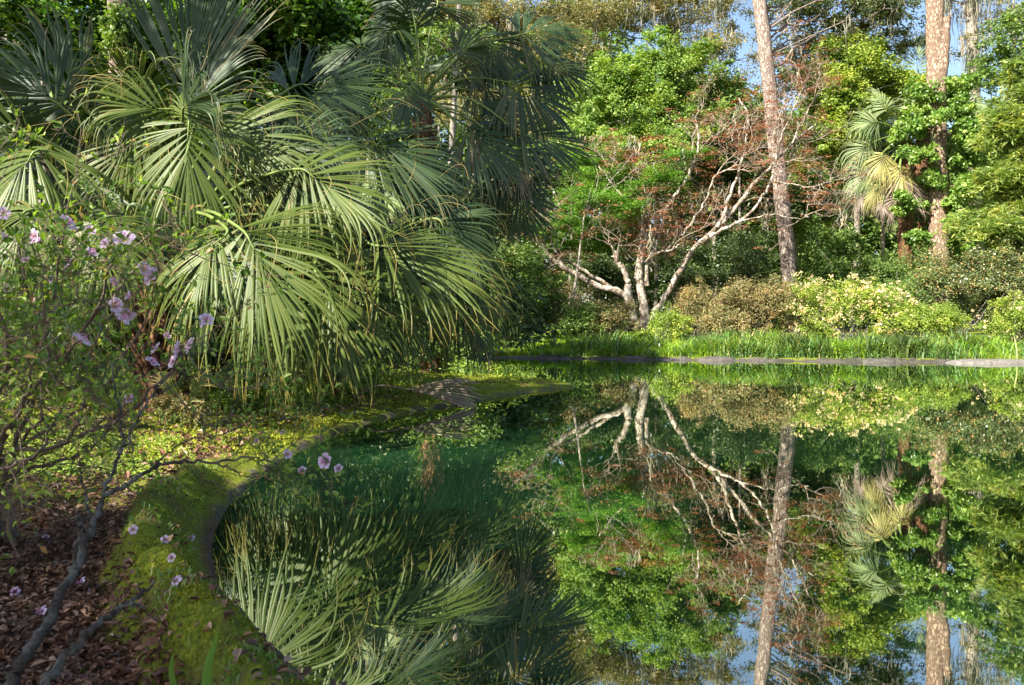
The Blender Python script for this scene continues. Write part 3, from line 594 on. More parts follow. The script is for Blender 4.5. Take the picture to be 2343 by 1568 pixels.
# understory shrubs of the far bank
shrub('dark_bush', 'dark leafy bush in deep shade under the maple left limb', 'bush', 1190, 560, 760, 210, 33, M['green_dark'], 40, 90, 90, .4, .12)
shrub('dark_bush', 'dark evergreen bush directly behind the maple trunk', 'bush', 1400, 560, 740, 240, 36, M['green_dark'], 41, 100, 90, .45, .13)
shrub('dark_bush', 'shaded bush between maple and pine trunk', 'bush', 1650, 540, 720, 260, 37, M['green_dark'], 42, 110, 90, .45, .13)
shrub('green_bush', 'green leafy bush right behind the pine trunk base', 'bush', 1900, 530, 700, 230, 36.5, M['green_mid'], 43, 100, 100, .42, .13, .6)
shrub('green_bush', 'feathery grey-green bush below the sabal palm', 'bush', 2040, 560, 700, 190, 35.5, M['green_mid'], 44, 80, 90, .42, .10)
shrub('camellia_bush', 'tall dark glossy camellia with orange tinted leaves at the right', 'bush', 2200, 565, 770, 250, 31, M['camellia'], 45, 150, 110, .36, .09, .6)
shrub('camellia_bush', 'dark glossy camellia bush cut by the right edge of the picture', 'bush', 2340, 555, 770, 220, 31.5, M['camellia'], 46, 120, 110, .36, .09, .6)
AZ = 'azaleas along the far bank'
shrub('azalea_bush', 'brownish green azalea mound left of the maple trunk', 'azalea', 1270, 645, 760, 240, 30.5, M['tan_leaf'], 47, 90, 100, .3, .075, group=AZ)
shrub('azalea_bush', 'low tan azalea touching the maple trunk on its left', 'azalea', 1400, 680, 760, 130, 29.6, M['tan_leaf'], 48, 60, 100, .28, .07, group=AZ)
shrub('azalea_bush', 'small bright green azalea right of the maple trunk', 'azalea', 1525, 710, 765, 100, 28.6, M['green_yellow'], 49, 45, 90, .25, .08, group=AZ)
shrub('azalea_bush', 'rusty tan azalea mound in front of the shaded bush', 'azalea', 1600, 655, 760, 190, 31, M['tan_leaf'], 50, 80, 100, .3, .075, group=AZ)
shrub('azalea_bush', 'broad orange-brown azalea at the foot of the pine trunk', 'azalea', 1735, 635, 765, 240, 29.5, M['tan_leaf'], 51, 150, 100, .32, .075, group=AZ)
shrub('azalea_bush', 'wide azalea covered in cream white blossoms', 'azalea', 1950, 645, 775, 270, 28.2, M['green_yellow'], 52, 130, 90, .32, .08, blossoms=620, group=AZ)
shrub('azalea_bush', 'low lime green azalea right of the blossoming one', 'azalea', 2100, 690, 780, 200, 27.2, M['green_yellow'], 53, 90, 90, .3, .08, blossoms=25, group=AZ)
shrub('azalea_bush', 'lime azalea with few white blossoms at the right edge', 'azalea', 2330, 675, 775, 150, 27.5, M['green_yellow'], 54, 70, 90, .3, .08, blossoms=60, group=AZ)

for i, (px, top, bot, w, Y, mat, lab) in enumerate([(1330, 690, 765, 130, 29.5, 'green_mid', 'low green bush on the lawn left of the tan azalea'), (1660, 700, 765, 110, 29, 'tan_leaf', 'low brownish bush between the rusty and orange-brown azaleas'), (1840, 640, 760, 110, 31, 'green_mid', 'green bush between the pine foot and the blossoming azalea'),
        (2060, 630, 740, 150, 30.5, 'green_mid', 'loose green bush behind the blossoming azalea'), (1160, 660, 770, 120, 30, 'green_mid', 'green bush at the left end of the lawn'), (1740, 560, 700, 200, 35.5, 'green_dark', 'dark loose bush behind the orange-brown azalea'), (2270, 610, 720, 120, 33.5, 'green_mid', 'green bush wedged between the two camellias')]):
    shrub('green_bush', lab, 'bush', px, top, bot, w, Y, M[mat], 350 + i, 80, 80, .34, .09)

# far wood that reads as one mass behind everything
def far_wood():
    rng = rs(77); mb = MB(); n = 9500; C = []
    for _ in range(n):
        x = -52 + rng.rand() * 110; y = 54 + rng.rand() * 12 + .02 * abs(x); top = 12 + 8 * vnoise(x * .16 + 50, 0, 3) + (9 if x < 8 else 0); C.append((x, y, .5 + rng.rand() * top))
    C = np.array(C); O = np.tile([-.3, -.8, .5], (n, 1)); per = 55
    foliage(mb, rng, C, O, per, 1.1, .42, .55, T_FAR, .7, .5)
    tag(mb.build('distant_wood', M['green_mid']), 'distant wood closing the view behind the far bank', 'wood', 'stuff')
far_wood()

def grass_blades(name, mat, label, pts, hgt, wid, seed, lean=.5):
    rng = rs(seed); n = len(pts); h = hgt * (.4 + .8 * rng.rand(n)) * ((.45 + 1.2 * vnoise(pts[:, 0] * 1.3, pts[:, 1] * 1.3, seed + 5)) if hgt > .3 else 1); a = rng.rand(n) * 6.283; d = np.c_[np.cos(a), np.sin(a), np.zeros(n)]; s = np.c_[-np.sin(a), np.cos(a), np.zeros(n)]
    l = lean * (.3 + rng.rand(n)); up = np.array([0, 0, 1.]); rows = []
    for t, w in ((0, .8), (.4, 1), (.75, .6), (1, .05)):
        c = pts + up * (h * (t - .25 * l * t ** 3))[:, None] + d * (h * l * t * t)[:, None]; e = s * (wid * w * .5 * (.6 + .8 * h / hgt / 1.3))[:, None]; rows += [c - e, c + e]
    V = np.stack(rows, 1); f = np.array([(0, 1, 3, 2), (2, 3, 5, 4), (4, 5, 7, 6)]); Fc = (f[None] + (np.arange(n) * 8)[:, None, None]).reshape(-1, 4)
    mb = MB(); mb.add(V.reshape(-1, 3), Fc, 0); o = mb.build(name, mat); tag(o, label, 'grass', 'stuff'); return o

def scatter(n, x0, x1, y0, y1, seed, dmin=.15, dmax=99, dens=None):
    rng = rs(seed); x = x0 + rng.rand(n) * (x1 - x0); y = y0 + rng.rand(n) * (y1 - y0); s = signed(x, y); k = (s > dmin) & (s < dmax)
    if dens is not None: k &= rng.rand(n) < dens(x, y, s)
    x, y = x[k], y[k]; return np.c_[x, y, height(x, y) - .01]
tall = lambda x, y, s: sstep(1.5, 4.5, x + .8 * fbm(x, y, 3)) * np.clip(.05 + 2.2 * (fbm(x * .9, y * .9, 61) + .12), 0, 1) * (1 - sstep(1.6, 3.6, s))
pts = scatter(170000, -4, 21, 21, 31, 60, .26, 4.2, tall); grass_blades('bank_grass', M['grass'], 'long green grass growing behind the far kerb', pts, .50, .024, 62, 1.0)
pts = scatter(90000, -4, 21, 21, 31, 67, .30, 3.4, lambda x, y, s: np.clip(2.2 * (fbm(x * .9 + 9, y * .9, 68) + .05), 0, 1)); grass_blades('bank_grass', M['grass_lime'], 'paler green tussocks mixed into the grass behind the far kerb', pts, .50, .022, 69, 1.0)
pts = scatter(120000, -4, 21, 21, 31, 70, .04, .6, lambda x, y, s: np.clip(.25 + 3 * fbm(x * 1.7, y * 1.7, 78), 0, 1)); grass_blades('kerb_grass', M['grass'], 'short weeds hanging over the far kerb', pts, .26, .022, 71, 1.5)
pts = scatter(90000, -1, 21, 21, 30, 75, .30, 3.0, lambda x, y, s: np.clip(4 * (fbm(x * .7 + 2, y * .9, 76) - .06), 0, 1)); grass_blades('bank_grass', M['green_dark'], 'dark iris-like clumps in the grass behind the far kerb', pts, .55, .035, 77, .8)
def bank_weeds():
    r = rs(72); q = scatter(26000, -4, 21, 21, 30, 73, .35, 3.5, lambda x, y, s: np.clip(2.5 * (fbm(x * 1.1 + 4, y * 1.1, 74) + .02), 0, 1)); q[:, 2] += .62 * r.rand(len(q)) ** .8; mb = MB(); m = len(q)
    leaves(mb, q, rdir(r, m, .3), rdir(r, m, .8), .08 + .06 * r.rand(m), .35, T_FAR); tag(mb.build('bank_weeds', M['cover']), 'leafy weeds among the grass of the far bank', 'weed', 'stuff')
bank_weeds()
pts = scatter(120000, -4, 6, 23, 34, 63, .3, 9); grass_blades('lawn_grass', M['grass_lime'], 'sunlit lime green lawn at the left end of the far bank', pts, .2, .028, 64, .7)
pts = scatter(60000, 4, 22, 25, 34, 65, 2.5, 9); grass_blades('shade_grass', M['grass'], 'short grass under the far azaleas', pts, .14, .03, 66, .7)

# ------------------------------------------------------------------ palms
def rot_about(v, ax, ang):
    c, s = math.cos(ang), math.sin(ang); return v * c + np.cross(ax, v) * s + ax * np.dot(ax, v) * (1 - c)

def frond(parent, rng, hub, axis, nrm, L, span=120, droop=.5, nl=56, origin=None, root=None, mat='frond_shaded', fold=.35, curl=.25, pr=.016, stiff=.5, petmat='petiole', wob=.07, threads=0):
    """costapalmate fan leaf: pleated leaflets joined near the hub, free and hanging at their ends; petiole is its sub-part"""
    hub = np.array(hub, float); ax = unit(axis); nn = np.array(nrm, float); nn = unit(nn - ax * np.dot(nn, ax)); side = np.cross(nn, ax)
    nl = int(nl * 1.25); droop *= 1.15; S = 15; mb = MB(); costa = .34 * L
    cp = [hub]; d = ax.copy(); ct = [d]
    for k in range(8): d = unit(d - nn * curl * .16 - np.array([0, 0, droop * .07])); cp.append(cp[-1] + d * costa / 8); ct.append(d)
    cp = np.array(cp); th = np.radians(np.linspace(-span, span, nl)); lobe = rng.rand() * 50; L = L * .91; th = th + (vnoise(th * 3 + lobe, th * 0, 3) - .5) * .22 + (vnoise(th * 9 + lobe, th * 0, 13) - .5) * .08
    ts = np.linspace(0, 1, S) ** .9; dth = math.radians(2 * span / nl); Vs = []; UVs = []
    for k in range(nl):
        a = th[k]; q = max(0., 1 - abs(a) / math.radians(span)); ci = int(round(8 * q ** 1.7)); o = cp[ci]; axk = unit(ax + (ct[ci] - ax) * .8)
        wave = .55 * (float(vnoise(a * 2.2 + lobe, 9, 7)) - .5)
        d = unit(axk * math.cos(a) + side * math.sin(a) - nn * fold * (abs(math.sin(a)) * .9 + .05) + nn * wave)
        sd = unit(-axk * math.sin(a) + side * math.cos(a)); sd = unit(sd - d * np.dot(sd, d)); l = L * (.70 + .30 * math.cos(a * .85)) * (.88 + .2 * rng.rand()) * (1 - .30 * q ** 1.7)
        lit = (.45 + 1.3 * float(vnoise(a * 2.5 + lobe, 0, 5))); own = .3 + 1.5 * rng.rand(); pp = o.copy(); step = l / (S - 1); tw = rng.normal() * 1.3; br = .55 + .35 * rng.rand() if rng.rand() < .3 else 2
        swing = rng.normal() * .7; lift = rng.normal() * .3; stf = stiff * (.85 + .25 * rng.rand())
        for i, t in enumerate(ts):
            wj = 2 * (t * l) * math.tan(dth / 2) * 1.12 + .004
            wmax = 2 * (stf * l) * math.tan(dth / 2) * 1.12 + .005
            w = wj if t < stf else wmax * max(.03, 1 - ((t - stf) / (1 - stf)) ** 1.4)
            f = max(0, t - stf); s2 = rot_about(sd, d, tw * f * 1.4); n2 = np.cross(d, s2); z = w * (.24 if t < stf else .34)
            Vs += [pp - s2 * w / 2 - n2 * z, pp, pp + s2 * w / 2 - n2 * z]; UVs += [(0, t), (.5, t), (1, t)]
            g = droop * (.16 * t + 2.4 * lit * own * f ** 1.15)
            if t > br: g += .45; br = 2
            d = unit(d + np.array([0, 0, -g * .42]) + (sd * swing + n2 * lift) * f * .35 + rng.normal(size=3) * .045 * f)
            sd = unit(sd - d * np.dot(sd, d)); pp = pp + d * step
    V = np.array(Vs); j = np.arange(S - 1)[:, None] * 3 + np.array([0, 1])[None]; f = np.stack([j, j + 1, j + 4, j + 3], -1).reshape(-1, 4)
    Fc = (f[None] + (np.arange(nl) * S * 3)[:, None, None]).reshape(-1, 4)
    mb.add(V, Fc, 0, np.array(UVs), True)
    tm = MB()
    for _ in range(threads):
        a = (rng.rand() * 2 - 1) * math.radians(span); d = unit(ax * math.cos(a) + side * math.sin(a) + nn * .3); p0 = hub + d * L * (.3 + .4 * rng.rand()); q = [p0]
        for i in range(9): cv = rng.normal(size=3) * .12 if i == 0 else cv + rng.normal(size=3) * .07; d = unit(d + cv + np.array([0, 0, -.16])); q.append(q[-1] + d * L * .045)
        tube(tm, smooth_path(q, 18), taper(.0022, .0008, 18), 3)
    o = mb.build('frond', M[mat], parent, origin)
    if threads: tag(tm.build('leaf_threads', M['thread'], o), kind='stuff')
    if root is not None:
        root = np.array(root, float); mid = (root + hub) / 2 + np.array([0, 0, .14 * np.linalg.norm(hub - root)]); pm = MB()
        c2 = hub + unit(cp[4] - hub) * costa * .5
        q = smooth_path([root, mid, hub, c2], 16); tube(pm, q, np.r_[taper(pr * 1.5, pr * .8, 12), taper(pr * .7, .003, 4)], 6)
        pm.build('petiole', M[petmat], o)           # meshes of the palm share its origin: the frond itself sits at the parent's origin
    return o

def palm_frond_set(o, org, rng, root, lst, default_mat, extra=0, er=1.3, emats=('frond_shaded',)):
    for k in range(extra):
        a = -.55 + 4.2 * (k + rng.rand() * .6) / extra; dv = unit(np.array([math.cos(a), .15 + .4 * rng.normal() - .25, .75 * math.sin(a) + .1])); h = root + dv * er * (.75 + .5 * rng.rand())
        lst.append((h, dv + np.array([0, -.2, -.35]), (-.2 * dv[0], -1, .5 + .3 * rng.normal()), .85 + .35 * rng.rand(), 70 + 40 * rng.rand(), .7 + .5 * rng.rand(), dict(mat=emats[k % len(emats)])))
    for e in lst:
        hub, axis, nrm, L, span, droop = e[:6]; kw = dict(e[6]) if len(e) > 6 else {}
        kw.setdefault('mat', default_mat)
        if kw['mat'] == 'frond_lit': kw['threads'] = 7; kw['stiff'] = .36 + .12 * rng.rand(); L = L * 1.1
        r = root - org + rng.normal(size=3) * .06; h = np.array(hub) - org
        frond(o, rng, h, axis, nrm, L, span, droop, root=r, **kw)

def boots_trunk(o, org, path, r, rng, boots=60, mat='palm_trunk'):
    mb = MB(); n = 24; p = smooth_path([np.array(q) - org for q in path], n); tube(mb, p, taper(r * 1.25, r, n), 12, 0, .12, rng); mb.build('trunk', M[mat], o)
    bm_ = MB()
    for k in range(boots):
        i = int((k / boots) * (n - 2)); a = k * 2.4; dd = np.array([math.cos(a), math.sin(a), 0]); c = p[i] + dd * r * .7; tip = c + dd * r * (.5 + .5 * rng.rand()) + np.array([0, 0, .22 + .2 * rng.rand()])
        s = np.array([-math.sin(a), math.cos(a), 0])
        q = [c + np.array([0, 0, -.1]), (c + tip) / 2 + dd * .02, tip]; tube(bm_, smooth_path(q, 5), [r * .36, r * .3, r * .24, r * .17, r * .1], 5)
    tag(bm_.build('leaf_boots', M[mat], o), kind='stuff')

# the big near palm
def near_palm():
    rng = rs(101); org = gbase(372, 8.2); o = thing('palm_tree', 'large low fan palm on the left bank with sunlit drooping fronds and orange brown trunk', 'palm tree', org)
    root = P(385, 600, 8.2); boots_trunk(o, org, [org, P(365, 800, 8.2), root], .19, rng, 46)
    L = [
        (P(425, 255, 8.5), (0.03, .25, 1), (0.05, -1, .25), 1.95, 40, .12, dict(mat='frond_shaded', stiff=.62, curl=.0, fold=.1, nl=56)),
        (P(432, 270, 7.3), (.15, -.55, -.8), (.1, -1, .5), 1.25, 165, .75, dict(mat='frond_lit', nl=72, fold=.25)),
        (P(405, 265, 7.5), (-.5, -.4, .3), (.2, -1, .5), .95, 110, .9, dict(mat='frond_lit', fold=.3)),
        (P(190, 240, 7.9), (-.75, -.15, .55), (.3, -1, .35), 1.55, 58, .4, dict(mat='frond_shaded', stiff=.6, nl=44)),
        (P(180, 235, 8.3), (.2, -.2, -.9), (.1, -1, .3), 1.0, 90, .5, dict(mat='frond_shaded')),
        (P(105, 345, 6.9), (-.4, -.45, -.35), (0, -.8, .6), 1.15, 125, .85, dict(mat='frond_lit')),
        (P(40, 290, 7.6), (-.8, 0, .5), (.2, -1, .5), 1.2, 110, .6, dict(mat='frond_shaded')),
        (P(660, 205, 9.0), (.85, .1, .35), (0, -.9, .45), 1.5, 110, .35, dict(mat='frond_shaded', stiff=.45, nl=64)),
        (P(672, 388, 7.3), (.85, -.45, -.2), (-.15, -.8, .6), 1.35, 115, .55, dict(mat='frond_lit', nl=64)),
        (P(668, 390, 7.7), (-.1, -.3, -.9), (0, -1, .1), .95, 80, .3, dict(mat='frond_shaded', stiff=.6)),
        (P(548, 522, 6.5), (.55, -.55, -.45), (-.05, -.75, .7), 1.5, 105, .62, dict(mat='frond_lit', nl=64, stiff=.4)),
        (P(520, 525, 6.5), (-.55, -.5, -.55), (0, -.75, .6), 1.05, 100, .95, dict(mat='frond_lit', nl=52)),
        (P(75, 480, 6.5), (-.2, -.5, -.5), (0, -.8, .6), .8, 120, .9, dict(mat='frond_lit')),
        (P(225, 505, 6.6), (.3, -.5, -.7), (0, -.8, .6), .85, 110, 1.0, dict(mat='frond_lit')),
        (P(300, 470, 7.4), (-.3, -.3, -.9), (0, -1, .3), 1.1, 110, .6, dict(mat='frond_shaded')),
        (P(500, 420, 8.8), (.3, .1, .6), (0, -1, .4), 1.2, 130, .5, dict(mat='frond_shaded')),
        (P(560, 330, 9.3), (.4, .2, .7), (0, -1, .4), 1.2, 120, .4, dict(mat='frond_shaded')),
        (P(270, 380, 9.0), (-.5, .2, .4), (0, -1, .4), 1.2, 130, .6, dict(mat='frond_shaded')),
        (P(120, 420, 8.4), (-.6, -.1, -.4), (0, -1, .3), 1.2, 120, .7, dict(mat='frond_shaded')),
        (P(600, 640, 8.2), (.3, -.2, -.9), (0, -1, .2), 1.2, 100, .5, dict(mat='frond_shaded')),
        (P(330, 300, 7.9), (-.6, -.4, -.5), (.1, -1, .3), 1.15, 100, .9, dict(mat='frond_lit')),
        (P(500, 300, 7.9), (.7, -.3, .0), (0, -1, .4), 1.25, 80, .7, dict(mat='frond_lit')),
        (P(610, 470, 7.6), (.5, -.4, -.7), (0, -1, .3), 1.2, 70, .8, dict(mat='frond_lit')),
        (P(150, 620, 7.6), (-.2, -.4, -.8), (0, -1, .3), 1.0, 100, .8, dict(mat='frond_shaded')),
        (P(470, 640, 8.8), (.0, -.1, -.9), (0, -1, .2), 1.1, 110, .5, dict(mat='frond_shaded')),
    ]
    palm_frond_set(o, org, rng, root, L, 'frond_lit', 20, 1.4, ('frond_shaded', 'frond_lit', 'frond_shaded'))
def mid_palm():
    rng = rs(102); org = gbase(760, 10.2); o = thing('palm_tree', 'low fan palm right of the big one with fronds arching out over the water', 'palm tree', org)
    root = P(770, 640, 10); boots_trunk(o, org, [org, P(765, 760, 10.1), root], .18, rng, 40)
    L = [
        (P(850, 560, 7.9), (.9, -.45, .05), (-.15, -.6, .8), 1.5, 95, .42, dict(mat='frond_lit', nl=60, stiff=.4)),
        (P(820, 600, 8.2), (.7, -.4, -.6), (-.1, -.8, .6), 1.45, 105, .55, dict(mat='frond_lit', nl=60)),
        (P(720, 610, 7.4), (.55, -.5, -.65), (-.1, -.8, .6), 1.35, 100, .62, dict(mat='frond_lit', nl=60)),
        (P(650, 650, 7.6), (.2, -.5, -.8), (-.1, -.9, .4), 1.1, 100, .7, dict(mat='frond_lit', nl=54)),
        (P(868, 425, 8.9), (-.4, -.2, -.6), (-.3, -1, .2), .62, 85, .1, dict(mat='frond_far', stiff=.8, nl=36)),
        (P(830, 330, 9.4), (.9, -.2, -.05), (0, -.8, .6), 1.55, 105, .45, dict(mat='frond_shaded', nl=64)),
        (P(900, 420, 9.6), (.8, -.2, -.5), (0, -.9, .5), 1.5, 110, .5, dict(mat='frond_shaded', nl=64)),
        (P(830, 470, 10.4), (.6, -.1, -.7), (0, -1, .3), 1.5, 120, .5, dict(mat='frond_shaded', nl=64)),
        (P(940, 540, 10.6), (.7, .0, -.6), (0, -1, .3), 1.4, 115, .5, dict(mat='frond_shaded')),
        (P(760, 420, 10.6), (.1, .2, .8), (0, -1, .4), 1.3, 130, .4, dict(mat='frond_shaded')),
        (P(700, 500, 9.8), (-.3, -.1, .2), (0, -1, .4), 1.2, 150, .6, dict(mat='frond_shaded')),
        (P(860, 650, 9.4), (.4, -.2, -.9), (0, -1, .3), 1.25, 110, .5, dict(mat='frond_shaded')),
        (P(990, 500, 9.4), (.8, -.4, -.5), (0, -1, .4), 1.2, 80, .8, dict(mat='frond_shaded')),
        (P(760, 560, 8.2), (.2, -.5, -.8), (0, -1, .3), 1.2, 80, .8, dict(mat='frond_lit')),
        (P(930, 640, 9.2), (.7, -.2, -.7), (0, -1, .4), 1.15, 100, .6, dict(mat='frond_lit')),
        (P(760, 700, 9.0), (.1, -.2, -.9), (0, -1, .2), 1.0, 100, .4, dict(mat='frond_shaded')),
    ]
    palm_frond_set(o, org, rng, root, L, 'frond_lit', 12, 1.3, ('frond_shaded', 'frond_lit'))
def tall_palm():
    rng = rs(103); Y = 15.2; org = gbase(985, Y); o = thing('palm_tree', 'taller shaded blue-green fan palm leaning over the spit', 'palm tree', org)
    root = P(965, 235, Y); boots_trunk(o, org, [org, P(990, 600, Y), root], .17, rng, 60)
    D = lambda dx, dz, dy=0: (dx, dy, dz)
    L = []
    for (hx, hy, dY, ax, span, dr, Lk) in [
        (905, 60, 0, D(-.4, -.3, -.2), 130, .7, 1.15), (1000, 15, .3, D(.05, .9), 110, .3, 1.4), (940, 5, .2, D(-.2, .9), 120, .4, 1.3), (1105, 85, 0, D(.4, -.3, -.3), 120, .7, 1.35),
        (1190, 80, -.3, D(.9, .35, -.1), 95, .3, 1.35), (1235, 135, .1, D(.85, -.2), 95, .35, 1.25), (1170, 190, -.3, D(.9, -.35, -.2), 100, .4, 1.5), (1060, 300, -.6, D(.7, -.35, -.4), 110, .5, 1.6),
        (1190, 305, -.4, D(.95, -.05, -.1), 80, .3, 1.45), (1150, 340, -.1, D(.6, -.7, -.2), 100, .3, 1.5), (930, 205, -1.1, D(.0, -.6, -.6), 120, .9, .85), (840, 110, 0, D(-.9, .2), 110, .45, 1.3),
        (790, 210, -.2, D(-.8, -.3), 110, .5, 1.4), (830, 330, -.2, D(-.5, -.8), 110, .5, 1.3), (960, 370, -.7, D(.1, -.9, -.3), 120, .5, 1.3), (1080, 420, 0, D(.4, -.9), 110, .4, 1.35),
        (1110, 200, .8, D(.6, .3, .4), 120, .5, 1.3), (870, 200, .9, D(-.5, .4, .4), 120, .5, 1.3), (1040, 150, .6, D(.3, .6, .3), 130, .4, 1.2), (1180, 430, .1, D(.5, -.8), 90, .2, 1.2)]:
        L.append((P(hx, hy, Y + dY), ax, (-.05 * ax[0], -1, .45), Lk * 1.08, span, dr * 1.1, dict(mat='frond_shaded', nl=46, stiff=.6)))
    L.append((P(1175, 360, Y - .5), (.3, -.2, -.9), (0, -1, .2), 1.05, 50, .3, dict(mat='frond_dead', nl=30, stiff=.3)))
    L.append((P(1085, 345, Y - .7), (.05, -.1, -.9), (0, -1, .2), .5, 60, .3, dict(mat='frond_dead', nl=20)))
    palm_frond_set(o, org, rng, root, L, 'frond_shaded', 12, 1.3)
def sabal_far():
    rng = rs(104); Y = 38.5; org = gbase(2070, Y); o = thing('palm_tree', 'sunlit cabbage palm with dead grey fronds hanging beside the vine covered trunk', 'palm tree', org)
    root = P(2075, 330, Y); boots_trunk(o, org, [org, P(2072, 500, Y), root], .3, rng, 40)
    L = []
    for (hx, hy, ax, mat, Lk, dr) in [
        (2010, 280, (-.8, -.3, .1), 'frond_far', 2.1, .6), (2030, 250, (-.2, 0, .5), 'frond_far', 1.9, .6), (1990, 330, (-.8, -.3, -.4), 'frond_far', 2.2, .7), (2020, 350, (-.3, -.5, -.8), 'frond_yellow', 2.2, .6),
        (1985, 390, (-.6, -.3, -.8), 'frond_far', 2.1, .7), (2010, 425, (-.5, -.3, -.7), 'frond_yellow', 1.7, .5), (2060, 380, (.0, -.5, -.9), 'frond_yellow', 2.1, .5), (2130, 300, (.8, -.2, .1), 'frond_far', 2.0, .6),
        (2160, 350, (.7, -.2, -.6), 'frond_far', 2.0, .6), (2100, 250, (.3, 0, .7), 'frond_far', 2.0, .5), (2235, 390, (.5, -.2, -.8), 'frond_yellow', 1.5, .5),
        (2045, 450, (-.1, -.3, -1), 'frond_dead', 1.9, .4), (1975, 430, (-.3, -.2, -1), 'frond_dead', 1.7, .4), (2085, 420, (.1, -.3, -1), 'frond_dead', 2.0, .4), (2055, 400, (.05, -.5, -1), 'frond_dead', 2.0, .3), (2020, 460, (-.1, -.5, -1), 'frond_dead', 1.1, .3)]:
        L.append((P(hx, hy, Y - .8), ax, (0, -1, .4), Lk, 100, dr, dict(mat=mat, nl=50, pr=.03, stiff=.32, petmat='petiole')))
    palm_frond_set(o, org, rng, root, L, 'frond_far')
    rng = rs(105); Y = 41; org = gbase(2120, Y); o = thing('palm_tree', 'pale cabbage palm rising behind the vine covered trunk', 'palm tree', org)
    root = P(2110, 210, Y); boots_trunk(o, org, [org, P(2110, 400, Y), root], .28, rng, 30); L = []
    for (hx, hy, ax) in [(2085, 190, (-.5, -.2, .6)), (2100, 160, (0, -.1, 1)), (2150, 200, (.7, -.2, .3)), (2070, 230, (-.8, -.3, -.2)), (2200, 240, (.8, -.3, .2)), (2230, 265, (.8, -.2, -.2)), (2180, 290, (.6, -.3, -.5))]:
        L.append((P(hx, hy, Y - .8), ax, (0, -1, .4), 2.1, 100, .5, dict(mat='frond_far', nl=46, pr=.03, stiff=.32)))
    palm_frond_set(o, org, rng, root, L, 'frond_far')
near_palm(); mid_palm(); tall_palm(); sabal_far()

# ------------------------------------------------------------------ woods behind the left bank
def left_wood():
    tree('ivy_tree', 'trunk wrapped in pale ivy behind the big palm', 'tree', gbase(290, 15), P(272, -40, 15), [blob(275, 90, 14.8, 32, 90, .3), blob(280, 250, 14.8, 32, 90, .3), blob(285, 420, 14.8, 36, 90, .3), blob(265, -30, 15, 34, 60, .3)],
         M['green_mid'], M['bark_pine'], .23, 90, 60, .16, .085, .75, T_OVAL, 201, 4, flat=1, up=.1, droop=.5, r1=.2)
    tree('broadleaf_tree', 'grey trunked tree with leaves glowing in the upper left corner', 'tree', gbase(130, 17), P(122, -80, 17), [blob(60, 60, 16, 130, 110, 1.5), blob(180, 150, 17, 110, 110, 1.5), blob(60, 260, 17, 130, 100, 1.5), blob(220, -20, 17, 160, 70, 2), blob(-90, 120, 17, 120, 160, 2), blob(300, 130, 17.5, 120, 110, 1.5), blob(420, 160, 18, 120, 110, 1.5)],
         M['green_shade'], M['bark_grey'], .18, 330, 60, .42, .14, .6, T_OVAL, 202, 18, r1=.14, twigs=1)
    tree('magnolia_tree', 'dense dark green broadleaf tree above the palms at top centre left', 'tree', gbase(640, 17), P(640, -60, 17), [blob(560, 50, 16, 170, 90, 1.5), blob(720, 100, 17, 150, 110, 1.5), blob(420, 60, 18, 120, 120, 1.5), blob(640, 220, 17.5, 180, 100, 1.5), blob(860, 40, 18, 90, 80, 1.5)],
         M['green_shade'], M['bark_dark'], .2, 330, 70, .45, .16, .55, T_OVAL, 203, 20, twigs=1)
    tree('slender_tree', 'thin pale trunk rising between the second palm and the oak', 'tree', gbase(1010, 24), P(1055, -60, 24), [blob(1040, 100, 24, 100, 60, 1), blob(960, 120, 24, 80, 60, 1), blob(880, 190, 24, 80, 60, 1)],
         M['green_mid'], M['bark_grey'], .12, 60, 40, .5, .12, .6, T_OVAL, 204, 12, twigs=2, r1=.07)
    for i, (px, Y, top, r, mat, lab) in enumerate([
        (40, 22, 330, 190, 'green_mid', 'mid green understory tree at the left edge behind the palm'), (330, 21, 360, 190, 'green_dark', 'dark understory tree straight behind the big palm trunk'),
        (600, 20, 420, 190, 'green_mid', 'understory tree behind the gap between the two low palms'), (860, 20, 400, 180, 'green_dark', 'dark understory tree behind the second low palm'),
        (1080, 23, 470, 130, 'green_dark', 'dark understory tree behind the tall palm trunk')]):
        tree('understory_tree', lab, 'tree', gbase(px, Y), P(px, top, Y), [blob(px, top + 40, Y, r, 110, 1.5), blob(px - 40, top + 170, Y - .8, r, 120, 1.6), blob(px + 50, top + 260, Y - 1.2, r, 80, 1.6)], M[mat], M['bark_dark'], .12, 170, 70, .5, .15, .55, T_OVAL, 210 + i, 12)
    for i, (px, Y, top, bot, w, mat, lab) in enumerate([
        (520, 11.5, 690, 900, 330, 'green_dark', 'dark undergrowth bush behind the big lit frond'), (800, 12.5, 680, 870, 330, 'green_dark', 'dark undergrowth bush below the arching fronds'),
        (250, 11, 640, 900, 300, 'green_mid', 'green undergrowth bush left of the big palm trunk'), (20, 10, 620, 930, 260, 'green_mid', 'green undergrowth bush at the left edge behind the azalea'), (1010, 15.5, 730, 850, 200, 'green_mid', 'low green bush at the root of the spit')]):
        shrub('undergrowth_bush', lab, 'bush', px, top, bot, w, Y, M[mat], 230 + i, 100, 70, .3, .09, .6, T_OVAL)
left_wood()

